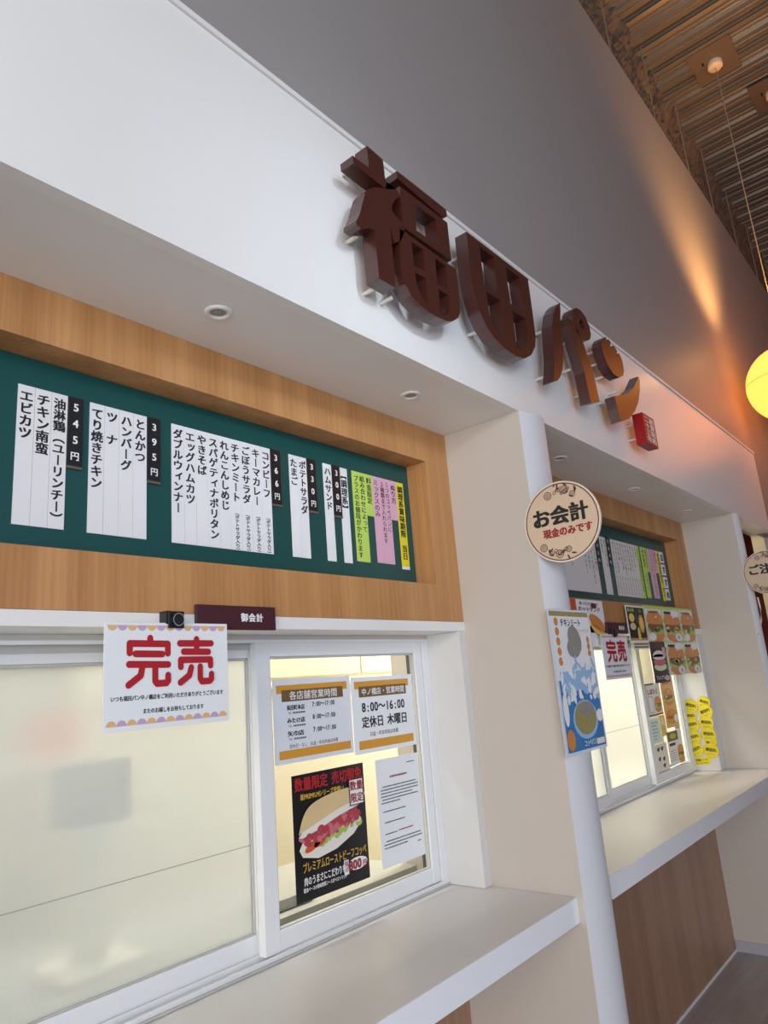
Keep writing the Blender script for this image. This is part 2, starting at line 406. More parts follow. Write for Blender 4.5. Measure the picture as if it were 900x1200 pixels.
# wood cladding with the menu recess, lintel and jamb trims, window reveals, lower panels
DG = .3744; ZG0, ZG1 = 1.8524, 2.2640
def bay(x0, x1, xg0, xg1, xj0, xj1, k):
    mb = MB()
    mb.box(x0, x1, D, D+.02, ZG1, ZS); mb.box(x0, x1, D, D+.02, ZW, ZG0)
    mb.box(x0, xg0, D, D+.02, ZG0, ZG1); mb.box(xg1, x1, D, D+.02, ZG0, ZG1)
    mb.box(xg0, xg1, D+.02, DG+.03, ZG1, ZG1+.012); mb.box(xg0, xg1, D+.02, DG+.03, ZG0-.012, ZG0)
    mb.box(xg0-.012, xg0, D+.02, DG+.03, ZG0-.012, ZG1+.012); mb.box(xg1, xg1+.012, D+.02, DG+.03, ZG0-.012, ZG1+.012)
    mb.build('wall_cladding', M['wood'], label='light oak veneer cladding around the menu recess', **S)
    mb = MB()
    mb.box(x0, x1, D-.002, D+.02, ZL, ZW-.001); mb.box(x0, x1, D+.02, DW+.06, ZL, ZL+.012)
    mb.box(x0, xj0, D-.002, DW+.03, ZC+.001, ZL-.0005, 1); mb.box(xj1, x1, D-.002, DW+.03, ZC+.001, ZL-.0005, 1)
    mb.build('trim_%d' % (2+k), [M['white'], M['jamb']], **S)
    MB().box(x0, x1, .4163, .45, .012, ZB-.002).build('wall_panel', M['wood_low'], label='brown wood laminate panel below the counter', **S)
    MB().box(x0, x1, .411, .4155, 0, .012).build('baseboard_%s' % ('back' if k == 1 else 'rear'), M['white'], **S)
bay(XP0, XP1-.0005, -.25, 1.8118, XP0+.03, 1.9064, 1)
bay(2.1645, XP2-.0005, 2.43, 4.3185, 2.20, 4.3487, 2)
MB().box(XP2-.006, XP2-.0005, .0, .41, 0, .055).build('baseboard_right', M['base'], **S)
# kitchen behind the windows
mb = MB(); mb.box(-1.2, 9.5, 1.9, 1.95, 0, 2.56); mb.build('wall_kitchen', M['cream_wall'], **S)
MB().box(-1.2, 9.5, .49, 1.95, 2.5, 2.56).build('ceiling_kitchen', M['cream_white'], **S)
MB().box(4.58, 9.5, .111, .4895, 2.5, 2.56).build('ceiling_kitchen.001', M['cream_white'], **S)
MB().box(-1.25, -1.2, .45, 1.95, 0, 2.56).build('wall_kitchen.001', M['cream_wall'], **S)
MB().box(9.5, 9.55, .09, 1.95, 0, 2.56).build('wall_kitchen.002', M['cream_wall'], **S)
MB().box(5.2, 6.25, .30, .34, 0, 2.62).build('door_1', M['redpanel'], label='dark red panel standing in the opening beyond the second bay', **S)
# hall around the camera: far end, entrance side and the glazed front
MB().box(12, 12.05, -4.7, .1, 0, ZD+.1).build('wall_right', M['greywall'], **S)
mb = MB()
mb.box(-4.2, 12, -4.75, -4.7, 0, .25); mb.box(-4.2, 12, -4.75, -4.7, 4.6, ZD+.1)
for xx in (-4.2, -2.9, .5, 3.9): mb.box(xx, xx+.12, -4.75, -4.7, .25, 4.6)
mb.box(3.9, 12, -4.75, -4.7, .25, 4.6)
mb.build('wall_front', M['hall'], **S)
mb = MB()
mb.box(-4.25, -4.2, -4.7, .1, 3.6, ZD+.1); mb.box(-4.25, -4.2, -4.7, -3, 0, 3.6); mb.box(-4.25, -4.2, -.4, .1, 0, 3.6)
mb.build('wall_left', M['hall'], **S)

# ================================================================== WINDOWS
def window(x0, x1, sashes, num):
    """sashes: (x0, x1, y0, y1, frosted, seam)"""
    z0, z1 = ZC+.001, ZL-.0005
    mb = MB()
    mb.box(x0, x1, .425, .50, z1-.012, z1, 1)           # head track, two grooves
    mb.box(x0, x1, .425, .432, z1-.020, z1-.012, 0); mb.box(x0, x1, .4565, .4615, z1-.034, z1-.012, 1); mb.box(x0, x1, .488, .50, z1-.030, z1-.012, 0)
    mb.box(x0, x1, .425, .50, z0, z0+.006, 0)           # sill track
    mb.box(x0, x1, .418, .424, z0, z0+.004, 1); mb.box(x0, x1, .425, .4285, z0+.006, z0+.014, 0); mb.box(x0, x1, .4565, .4615, z0+.006, z0+.018, 0)
    mb.box(x1-.0295, x1, .4256, .499, z0+.0065, z1-.0125, 0); mb.box(x1-.0305, x1-.0295, .4334, .498, z0+.02, z1-.04, 2)
    mb.box(x0, x0+.014, .4256, .499, z0+.0065, z1-.0125, 0)
    win = mb.build('window_%d' % num, [M['alu'], M['alu_grey'], M['dark_gap']], **S)
    for sx0, sx1, sy0, sy1, fr_, seam in sashes:
        zz0, zz1 = z0+.015, z1-.018
        gx0, gx1, gz0, gz1 = sx0+.046, sx1-.036, 1.007, 1.650
        mb = MB()
        mb.box(sx0, gx0, sy0, sy1, zz0, zz1); mb.box(gx1, sx1, sy0, sy1, zz0, zz1)
        mb.box(gx0, gx1, sy0+.0015, sy1-.0015, zz0, gz0); mb.box(gx0, gx1, sy0+.0015, sy1-.0015, gz1, zz1)
        # inner glazing bead
        b = .006
        mb.box(gx0, gx0+b, sy0+.006, sy1-.006, gz0, gz1, 1); mb.box(gx1-b, gx1, sy0+.006, sy1-.006, gz0, gz1, 1)
        mb.box(gx0, gx1, sy0+.006, sy1-.006, gz0, gz0+b*.6, 1); mb.box(gx0, gx1, sy0+.006, sy1-.006, gz1-b, gz1, 1)
        sh = mb.build('sash', [M['alu'], M['alu_grey']], win, bevel=.0015)
        ym = (sy0+sy1)/2
        MB().box(gx0+b, gx1-b, ym-.0015, ym+.0015, gz0+b*.6, gz1-b).build('pane', M['frost'] if fr_ else M['glass'], sh)
        if seam: MB().box(gx0+b, gx1-b, ym-.0026, ym-.002, seam-.0010, seam+.0010).build('film_seam', M['seam'], sh)
    return win
w1 = window(XP0+.031, 1.9059, [(1.181, 1.874, .431, .455, 0, 0), (.47, 1.222, .463, .487, 1, 1.203), (-.36, .52, .431, .455, 1, 0)], 1)
w2 = window(2.201, 4.3482, [(3.735, 4.315, .431, .455, 0, 0), (3.16, 3.775, .463, .487, 1, 1.255), (2.21, 3.195, .431, .455, 1, 0)], 2)
# finger latch on the back of the clear sash
mb = MB(); mb.box(1.232, 1.246, .456, .470, 1.245, 1.30); mb.box(1.2345, 1.2435, .470, .476, 1.262, 1.285)
mb.build('sash_latch', M['bluegrey'], w1)

# ================================================================== COUNTERS
for x0, x1, lb in ((XP0+.001, XP1-.0012, 'white laminate counter shelf under the nearer service windows'), (2.1655, XP2-.0075, 'white laminate counter shelf under the farther service windows beyond the pier')):
    o = MB().box(x0, x1, YC+.002, .424, ZB, ZC).build('service_counter', M['laminate'], bevel=.0015, label=lb, category='counter', group='counter shelves below the service windows')
    MB().box(x0, x1, YC, YC+.0018, ZB, ZC-.0006).build('edge_band', M['laminate_edge'], o)

# ================================================================== RAISED SIGN
LY, LT = -.080, .041     # front face of the characters, thickness
def px_loop(ps, y): return [(q.x, q.z) for q in (at(u, v, 1, y) for u, v in ps)]
F0 = FY(0, 0, 0)
def char_obj(name_label, strokes, pins, group='raised characters of the wall sign', mats=None):
    allp = [p for s_ in strokes for p in s_[1][0]]
    P = at(cen([p[0] for p in allp]), max(p[1] for p in allp), 1, LY)
    t = empty('sign_character', (P.x, LY, P.z), name_label, 'sign letter', group)
    for nm, loops in strokes:
        mb = MB(); mb.flat(F0, [px_loop(l, LY) for l in loops], -LY, 0, -LY-LT)
        mb.build(nm, mats or M['letter'], t, bevel=.0012)
    for u, v in pins:        # pin seen where it leaves the back of the letter
        q = at(u, v, 1, LY+LT)
        MB().tube([(q.x, LY+LT, q.z), (q.x, -.0002, q.z)], .0052, 12).build('standoff_pin', M['pin'], t)
    return t
char_obj('first and largest dark brown raised character, two-part with open squares', [
    ('stroke', [[(429.9, 170.5), (448.6, 186.8), (451.9, 212.1), (464.3, 221.9), (451.9, 221.4), (413.9, 191), (413, 182.1), (432.2, 196.1)]]),
    ('radical_body', [[(431.9, 221.9), (437.7, 219.5), (445, 219.6), (451.9, 221.2), (453, 212.8), (464.3, 221.9), (468.9, 229), (463.5, 233.5), (459.6, 240), (459.2, 246.5), (464, 253.5),
                       (471.4, 260.8), (474.6, 270), (469.9, 282.6), (462.5, 284.5), (457.5, 266.3), (460, 295), (463.8, 337.8), (444.4, 326.3), (439, 267.5), (423.8, 267.8), (417.5, 263.1), (417.5, 258.1), (419.6, 255.2), (422.6, 247.7), (425.2, 236.1), (428.2, 226.3)]]),
    ('top_bar', [[(465, 200), (522.8, 245.6), (524, 253.8), (519.6, 255.3), (465.6, 208.9)]]),
    ('mouth_frame', [[(468.3, 217.8), (524.2, 261), (528.9, 305.6), (472.3, 266.2)], [(486.7, 240), (511, 257.5), (514.5, 288), (488, 270)]]),
    ('field_frame', [[(468.6, 268), (474, 271.2), (534.4, 315.6), (538.9, 356.7), (539.3, 366), (537, 372.5), (531, 376.3), (524, 376.5), (512.2, 371.6), (504.4, 367), (493.3, 358.4), (482, 346), (475, 332.5), (470.8, 317), (468.6, 300)],
                     [(482.2, 283.1), (495.8, 292.6), (497.8, 317.8), (485.6, 311.8)], [(486, 318.4), (498.7, 326), (502, 357), (494.4, 348.9), (488.9, 335.6)],
                     [(510, 302.8), (522.6, 311.5), (524.4, 339), (512.2, 332.3)], [(513.6, 338.5), (525.8, 346), (527, 362), (525.5, 368), (521, 370.3), (516.8, 367.4)]]),
], [(413.5, 196), (420, 276), (440, 337.5), (459, 349), (534, 318)])
char_obj('second dark brown raised character, a rounded frame crossed into four openings', [
    ('field_frame', [[(546.3, 271.3), (618.6, 326.6), (624.3, 367.7), (627.8, 394.7), (627.3, 406), (622.8, 416), (615, 420), (606, 418), (592.4, 409), (580, 397), (570, 382), (562, 364.5), (556.5, 346), (552.6, 327), (549.5, 303)],
                     [(561.9, 289.1), (578.7, 301.4), (583.2, 344), (567.6, 334.5)], [(569.7, 341.5), (586.7, 352.6), (592, 401.7), (579.6, 385.5), (573.3, 367.7)],
                     [(592.4, 313), (608.7, 325.2), (615, 364.5), (598, 355.8)], [(600.2, 364), (615.8, 373.4), (618.3, 393), (617, 402.5), (612.5, 408), (606.5, 408.6), (604.6, 401)]]),
], [(541, 300), (560.5, 388)])
char_obj('third raised character, two leaning strokes with a small ring at the top', [
    ('stroke', [[(656, 355), (656.8, 362), (656.5, 377.5), (659.4, 396.3), (660.5, 415), (659.4, 432.5), (656.5, 442), (653.5, 446), (648.8, 447), (649.6, 433), (649.8, 420), (648.2, 400), (646.9, 381.3), (648.8, 366), (652, 359)]]),
    ('stroke', [[(665.6, 371.9), (670.6, 375.6), (677, 387), (683.8, 402.5), (695, 435), (702.8, 470.6), (692.5, 471.9), (685, 436.3), (675, 402.5), (668.5, 380)]]),
    ('ring', [[(670.6, 366), (672, 362.5), (675, 360.6), (680, 363.1), (686.3, 371.5), (690.6, 382), (692.6, 392), (691.5, 397.5), (687.5, 399.5), (682.5, 396.5), (677, 390), (672.3, 378), (670.3, 369.5)],
              [(679.5, 375), (681.5, 374.7), (683.5, 377.5), (684.6, 381.5), (684, 385), (682, 385), (679.8, 382), (678.8, 378)]]),
], [(637, 388), (664, 402), (668, 433), (640, 441), (684, 462)])
char_obj('fourth raised character, a toothed disc above a curved stroke', [
    ('toothed_disc', [[(705.3, 399.3), (707.5, 395.6), (710.7, 395), (709.6, 401.3), (712.7, 397.3), (715.6, 400.6), (715.2, 407.3), (718.7, 404.7), (721, 407.6), (723.3, 411.3), (722.4, 418.7), (725.3, 414), (727.5, 418), (729.3, 423.3), (731.3, 434), (730.4, 440), (725.3, 442.7), (718.7, 438), (712, 427.3), (706.7, 412.7), (704.6, 404.7)]]),
    ('curved_stroke', [[(748.3, 440.9), (749.6, 446), (749.9, 458), (748, 471.3), (744, 482), (737.3, 490.7), (728, 494), (723.5, 478), (720, 464), (726.7, 463.3), (736, 460.7), (742.7, 454)]]),
], [(697, 412), (701, 426), (708, 441), (723, 459), (712, 470)])
# small red seal block at the end
SYF = -.085
q = [at(u, v, 1, SYF) for u, v in ((753.5, 483.8), (766.6, 491.8), (771, 524.6), (757.6, 518.4))]
sx0, sx1 = (q[0].x+q[3].x)/2, (q[1].x+q[2].x)/2; sz0, sz1 = (q[2].z+q[3].z)/2, (q[0].z+q[1].z)/2
t = empty('seal_block', (sx0, SYF, sz0), 'small red block with white writing at the end of the sign', 'sign')
MB().box(sx0, sx1, SYF, SYF+.045, sz0, sz1).build('block', M['sealred'], t, bevel=.001)
cw = (sx1-sx0)
mb = MB()
for txt, a in (('創業昭和', .70), ('二十三年', .30)):
    mb.text(F0, txt, sx0+cw*a, sz1-.008, (sz1-sz0-.016)/4.0, -SYF+.0006, vertical=True, bold=.025, sx=cw*.40/((sz1-sz0-.016)/4.0))
mb.build('lettering', M['white_ink'], t)
for dz in (.25, .72):
    MB().tube([(sx0+.02, SYF+.045, sz0+(sz1-sz0)*dz), (sx0+.02, -.0002, sz0+(sz1-sz0)*dz)], .004, 10).build('standoff_pin', M['pin'], t)

# ================================================================== DOWNLIGHTS in the soffit
dls = [(.868, .141, 'round white recessed downlight, first in the soffit from the entrance side'), (1.566, .149, 'round white recessed downlight in the soffit just before the pier'),
       (2.536, .154, 'round white recessed downlight in the soffit just past the pier'), (3.318, .152, 'round white recessed downlight, middle one over the farther counter'),
       (4.113, .153, 'round white recessed downlight, last in the soffit over the farther counter')]
proto = None
for i, (x, y, lb) in enumerate(dls):
    if proto is None:
        t = empty('downlight', (x, y, ZS), lb, 'downlight', 'recessed downlights in the soffit'); proto = t
        MB().lathe((x, y, ZS), [(.018, .0), (.0195, -.004), (.026, -.005), (.0305, -.0025), (.031, 0)], 28).build('trim_ring', M['white'], t)
        MB().lathe((x, y, ZS), [(.0001, -.0015), (.007, -.002), (.008, -.0005), (.0185, -.0003)], 24).build('lens', M['greymetal'], t)
    else:
        t = proto.copy(); COL.objects.link(t); t.location = (x, y, ZS); t['label'] = lb
        for ch in list(proto.children):
            c = ch.copy(); COL.objects.link(c); c.parent = t; c.matrix_parent_inverse = ch.matrix_parent_inverse

# ================================================================== PENDANT GLOBES, plates, hanger rods
def pendant(x, y, zc, r, lb):
    t = empty('pendant_lamp', (x, y, ZD-.004), lb, 'pendant lamp', 'globe pendants hung from the roof deck')
    MB().box(x-.20, x+.18, y-.16, y+.15, ZD-.006, ZD-.002).build('mounting_plate', M['plate'], t)
    MB().lathe((x, y, ZD-.006), [(.0001, -.045), (.05, -.045), (.055, -.04), (.055, 0)], 28).build('ceiling_rose', M['rose'], t)
    mb = MB(); mb.tube([(x-.06, y+.07, ZD-.006), (x-.06, y+.07, ZD-.03)], .006, 8); mb.tube([(x+.075, y-.03, ZD-.006), (x+.075, y-.03, ZD-.03)], .006, 8)
    mb.build('screw_hook', M['black'], t)
    MB().tube([(x, y, ZD-.05), (x, y, zc+r)], .0035, 8).build('cord', M['cord'], t)
    prof = []
    for k in range(25):
        a = -math.pi/2+math.pi*k/24; rr = r*math.cos(a); prof.append((max(rr, .001), r*math.sin(a)))
    MB().lathe((x, y, zc), prof, 40).build('globe', M['globe'], t)
    MB().lathe((x, y, zc+.02), [(r*.998, -.0015), (r*1.003, 0), (r*.998, .0015)], 48).build('seam', M['cord'], t)
    MB().lathe((x, y, zc+r-.004), [(.0001, .03), (.03, .03), (.035, 0)], 20).build('cap', M['rose'], t)
pendant(5.346, -.326, 3.37, .27, 'glowing yellow globe pendant hanging beside the fascia end')
pendant(6.02, -.60, 3.37, .27, 'globe pendant whose dark ceiling plate is at the picture edge')
for gx, gy, gz in ((6.8, -1.75, 4.5), (8.3, -2.5, 4.6), (5.0, -3.2, 4.0)):
    pendant(gx, gy, gz, .27, 'globe pendant out in the hall, %s' % {6.8: 'nearer to the sign', 8.3: 'farthest in', 5.0: 'by the glazed front'}[gx])
def lamp(x, y, z, e):
    l = bpy.data.lights.new('added_wall_glow', 'POINT'); l.energy = e; l.color = (1, .42, .10); l.shadow_soft_size = .03
    o = bpy.data.objects.new('added_wall_glow', l); COL.objects.link(o); o.location = (x, y, z)
rodx = [3.2, 3.964, 4.789, 5.568, 6.26, 7.05, 7.85, 8.65]
for i, x in enumerate(rodx):
    pass
lamp(5.346, -.40, 3.72, 5)  # added point light outside the globe, strengthens the glow on the wall
sp_ = bpy.data.lights.new('globe_uplight', 'SPOT'); sp_.energy = 165; sp_.color = (1, .50, .17); sp_.spot_size = math.radians(100); sp_.spot_blend = 1; sp_.shadow_soft_size = .10
sp_o = bpy.data.objects.new('globe_uplight', sp_); COL.objects.link(sp_o); sp_o.location = (5.28, -.48, 3.66)
sp_o.rotation_euler = Vector((-.25, .36, 1)).to_track_quat('-Z', 'Y').to_euler()
mbp = None
for i, x in enumerate(rodx):
    lb = 'thin steel hanger rod between roof deck and grey wall top, number of many alike'
    if mbp is None:
        mbp = MB().tube([(x, .052, 5.33), (x, .052, ZD+.01)], .005, 8).build('hanger_rod', M['rod'], label='thin steel hanger rod over the grey wall, first one in view', category='rod', group='hanger rods along the top of the grey wall')
    else:
        c = mbp.copy(); COL.objects.link(c); c.location = (x-rodx[0], 0, 0); c['label'] = 'thin steel hanger rod over the grey wall, %s one counting away from the entrance' % ['', 'second', 'third', 'fourth', 'fifth', 'sixth', 'seventh', 'eighth'][i]

# ================================================================== MENU BOARDS
def board(x0, x1, lb):
    return MB().box(x0, x1, DG, DG+.012, ZG0+.001, ZG1-.001).build('menu_board', M['green'], label=lb, category='board', group='deep green menu boards')
board(-.249, 1.8108, 'deep green menu board recessed in oak above the nearer windows')
board(2.431, 4.3175, 'deep green menu board recessed in oak above the farther windows')
GY = DG-.0022
def strip(x0, x1, z1, z0, txts, mt, ink, lb, group, size=.0245, cat='menu strip', name='menu_strip', bold=.036, base=None, track=1.0):
    mb = MB(); mb.box(x0+.0004, x1-.0004, GY, DG-.0001, z0, z1)
    o = mb.build(name, mt, label=lb, category=cat, group=group)
    if txts:
        mb = MB()
        for (t_, fx, top, sz, sx_) in txts:
            mb.text(FY(0, 0, GY), t_, x0+(x1-x0)*fx, z1-top, sz, .0004, vertical=True, bold=bold, sx=sx_, track=track)
        mb.build('lettering', ink, o)
    if base:  # dark foot on price tags
        MB().box(x0, x1, GY-.003, DG-.0001, z0-.006, z0-.0002).build('foot', M['plate'], o)
    return o
SW = .0339
g1 = 'white menu strips on the nearer green board'
ZT1, ZB1 = 2.200, 1.909
ROM = {'エビカツ': 'ebi katsu', 'チキン南蛮': 'chikin nanban', '油淋鶏（ユーリンチー）': 'yuurinchii', 'てり焼きチキン': 'teriyaki chikin', 'ツナ': 'tsuna', 'ハンバーグ': 'hanbaagu', 'とんかつ': 'tonkatsu',
       'ダブルウィンナー': 'daburu winnaa', 'エッグハムカツ': 'eggu hamu katsu', 'やきそば': 'yakisoba', 'スパゲティナポリタン': 'supageti naporitan', 'れんこんしめじ': 'renkon shimeji', 'チキンミート': 'chikin miito',
       'ごぼうサラダ': 'gobou sarada', 'キーマカレー': 'kiima karee', 'コンビーフ': 'konbiifu', 'たまご': 'tamago', 'ポテトサラダ': 'poteto sarada', 'ハムサンド': 'hamu sando', '【調理系】': 'chourikei in brackets'}
def group_strips(x0, items, gname, z1=ZT1, z0=ZB1, w=SW):
    for i, (t_, sub) in enumerate(items):
        tx = []
        body = t_.replace('|', '')
        n = len(body)
        avail = .272 if not sub else .178
        sz = min(.0262, avail/n)
        tx.append((body, .5, .010, sz, 1.05 if sz > .022 else .0262/sz*.95))
        if sub: tx.append((sub, .55, .190, .0106, 1.35))
        kind = 'white menu strip reading %s' % ROM[body.replace('　', '')]
        strip(x0+i*w, x0+(i+1)*w, z1, z0, tx, M['strip'], M['ink'], kind+gname[0], gname[1])
def price(x0, digits, lb, group, z1=2.2, z0=2.046):
    mb = MB(); mb.box(x0+.0004, x0+.0325, GY-.003, DG-.0001, z0, z1)
    o = mb.build('price_tag', M['black'], label=lb, category='price tag', group=group)
    mb = MB(); fr = FY(0, 0, GY-.003)
    for i, ch in enumerate(digits+'円'):
        mb.text(fr, ch, x0+.0165, z1-.022-i*.0365, .024 if ch != '円' else .020, .0004, bold=.03)
    mb.build('lettering', M['white_ink'], o)
    MB().box(x0+.0004, x0+.0325, GY-.0045, DG-.0001, z0-.0055, z0-.0002).build('foot', M['plate'], o)
pg = 'black price tags on the nearer green board'
group_strips(.547, [('エビカツ', 0), ('チキン南蛮', 0), ('油淋鶏（ユーリンチー）', 0)], (' in the 545 yen set', g1))
price(.6485, '545', 'black price tag on the nearer board, first from the entrance side', pg)
group_strips(.697, [('てり焼きチキン', 0), ('ツ　ナ', 0), ('ハンバーグ', 0), ('とんかつ', 0)], (' in the 395 yen set', g1), w=.0343)
price(.8345, '395', 'black price tag on the nearer board, second one, after four wide strips', pg)
PS = '（ポテトサラダ入り）'
group_strips(.899, [('ダブルウィンナー', 0), ('エッグハムカツ', 0), ('やきそば', 0), ('スパゲティナポリタン', 0), ('れんこんしめじ', 0), ('チキンミート', PS), ('ごぼうサラダ', PS), ('キーマカレー', PS), ('コンビーフ', PS)], (' in the 366 yen set', g1))
price(1.2045, '366', 'black price tag on the nearer board, third one, at the block of nine strips', pg)
group_strips(1.272, [('たまご', 0), ('ポテトサラダ', 0)], (' in the 330 yen set', g1), w=.0335)
price(1.3395, '330', 'black price tag on the nearer board, fourth one, after the pair of strips', pg)
group_strips(1.405, [('ハムサンド', 0)], (' beside the 300 yen tag', g1), w=.0352)
price(1.4405, '300', 'black price tag on the nearer board, last one, between two single strips', pg)
group_strips(1.4735, [('【調理系】', 0)], (', last white strip of the nearer board', g1), w=.0345)
cg = 'coloured note cards on the nearer green board'
def card(x0, x1, z1, z0, txts, mt, lb, group, ink='ink', bold=.018):
    strip(x0, x1, z1, z0, txts, M[mt], M[ink], lb, group, name='note_card', cat='card', bold=bold)
card(1.529, 1.588, 2.2, 1.918, [('プラスのお値段がかわります', .28, .012, .0200, 1.15), ('組み合わせによって', .75, .010, .0200, 1.15)], 'lime', 'lime green card with two columns of writing, longest green card', cg)
card(1.588, 1.622, 2.2, 2.066, [('料金設定', .5, .010, .0215, 1.15)], 'lime', 'short lime green card with four characters', cg)
card(1.622, 1.655, 2.2, 1.921, [('ミックスのみ', .5, .010, .0205, 1.2)], 'pink', 'long narrow pink card with one column of writing', cg, 'line_brown')
card(1.655, 1.706, 2.2, 1.921, [('２種類まで入れられます', .27, .012, .0185, 1.1), ('１つのコッペパンに', .74, .009, .0185, 1.1)], 'pink', 'long wide pink card with two columns of writing', cg, 'line_brown')
card(1.706, 1.741, 2.2, 2.068, [('ぬり方', .5, .012, .022, 1.1)], 'pink', 'short pink card with three characters', cg)
card(1.741, 1.779, 2.2, 1.919, [('調理系賞味期限　当日', .5, .012, .0248, 1.1)], 'yellow', 'bright yellow card at the end of the nearer board', cg, bold=.035)
strip(1.741, 1.779, 1.9187, 1.9095, None, M['strip'], M['ink'], 'small white tab under the bright yellow card', cg, name='note_card', cat='card')
# farther board
g2 = 'menu strips on the farther green board'; z1b, z0b = 2.195, 1.903
its = ['エビカツ', 'チキン南蛮', 'てり焼きチキン', 'ツナ', 'ハンバーグ', 'とんかつ', 'ダブルウィンナー', 'エッグハムカツ', 'スパゲティナポリタン', 'れんこんしめじ', 'やきそば', 'コンビーフ']
def strips2(x0, x1, n, words, mt, tail, lbf):
    w_ = (x1-x0)/n
    for i in range(n):
        b_ = words[i % len(words)]; sz = min(.024, (.17 if tail else .25)/len(b_))
        tx = [(b_, .5, .010, sz, .9*.024/sz if sz < .02 else .95)]
        if tail: tx.append(('ポテトサラダ入り', .5, .19, .0115, 1.1))
        strip(x0+i*w_, x0+(i+1)*w_, z1b, z0b, tx, M[mt], M['ink'], lbf(i, b_), g2, bold=.01)
ordn = ['first', 'second', 'third', 'fourth', 'fifth', 'sixth', 'seventh', 'eighth', 'ninth', 'tenth']
strips2(2.90, 3.275, 10, its, 'strip_cream', 0, lambda i, b: 'grey white strip, %s of the ten behind the round sign' % ordn[i])
strips2(3.341, 3.414, 2, ['たまご', 'ポテトサラダ'], 'strip_cream', 0, lambda i, b: 'grey white strip, %s of the pair between black tags, farther board' % ordn[i])
strips2(3.478, 3.818, 10, ['ダブルウィンナー', 'エッグハムカツ', 'やきそば', 'ポテトサラダ', 'れんこんしめじ', 'チキンミート', 'ごぼうサラダ', 'キーマカレー', 'コンビーフ', 'たまご'], 'strip_cream', 1, lambda i, b: 'grey white strip, %s of the ten before the lime card, farther board' % ordn[i])
price(3.277, '395', 'black price tag beside the first strip block, farther board', 'black price tags on the farther green board')
price(3.416, '366', 'black price tag just before the widest strip block, farther board', 'black price tags on the farther green board')
cg2 = 'coloured note cards on the farther green board'
card(3.822, 3.860, z1b, z0b, [('プラスのお値段がかわります', .5, .012, .019, 1)], 'lime', 'narrow lime card touching the strips, farther board', cg2)
card(3.886, 3.985, z1b, 2.057, [('料金設定', .3, .01, .026, 1), ('組み合わせ', .7, .01, .022, 1)], 'lime', 'short broad lime card, farther board', cg2)
card(3.886, 3.944, 2.0565, z0b+.006, [('によって', .5, .01, .024, 1)], 'lime', 'lime card hanging below the broad one, farther board', cg2)
card(3.995, 4.130, z1b, 2.060, [('ミックスのみ', .25, .01, .02, 1), ('１つのコッペ', .55, .01, .02, 1), ('ぬり方', .82, .01, .024, 1)], 'pink', 'short broad pink card, farther board', cg2, 'line_brown')
card(3.995, 4.078, 2.0595, z0b+.008, [('まで入れます', .5, .01, .021, 1)], 'pink', 'pink card hanging below the broad one, farther board', cg2, 'line_brown')
card(4.134, 4.176, z1b, z0b-.002, [('調理系賞味期限　当日', .5, .012, .0255, 1)], 'yellow', 'bright yellow card near the end of the farther board', cg2)
for i, (ch, a, b) in enumerate((('お', 0, 'top'), ('す', .075, 'second'), ('す', .150, 'third'), ('め', .222, 'bottom'))):
    z = z1b-a
    o = MB().box(4.188, 4.250, GY, DG-.0001, z-.065, z).build('letter_card', M['strip'], label='small white square card, %s one in the last column of the farther board' % b, category='card', group='white letter cards at the end of the farther board')
    MB().text(FY(0, 0, GY), ch, 4.219, z-.033, .048, .0004, bold=.05).build('lettering', M['ink'], o)

# ================================================================== LINTEL SIGNS
def plaque(x0, x1, z0, z1, lb, txt, cx):
    o = MB().box(x0, x1, .284, .2934, z0, z1).build('name_plate', M['maroon'], label=lb, category='sign', bevel=.001)
    MB().text(FY(0, 0, .284), txt, cx, (z0+z1)/2+.001, .0205, .0005, bold=.04, track=1.08).build('lettering', M['white_ink'], o)
plaque(.901, 1.1235, 1.7015, 1.756, 'maroon plate with three white characters beside the clip on the nearer lintel', '御会計', 1.052)
plaque(3.06, 3.325, 1.7015, 1.753, 'maroon plate partly behind the dark drinks poster, farther lintel', '御会計', 3.225)
def clip(x, z, y, lb):
    t = empty('magnet_clip', (x, y, z), lb, 'clip', 'black clips holding sold out sheets')
    MB().box(x-.019, x+.019, y-.006, y-.002, z-.019, z+.016).build('jaw', M['black'], t, bevel=.002)
    MB().box(x-.022, x-.012, y-.002, .2934, z-.010, z+.017).build('backing', M['black'], t, bevel=.001)
    mb = MB(); fr = FY(x, z-.002, y-.006); mb.ell(fr, 0, 0, .0135, .0135, .008, 0, d1=0, n=28); mb.ring(fr, 0, 0, .0118, .0132, .0084, 1, n=28)
    mb.build('magnet', [M['black'], M['greymetal']], t)
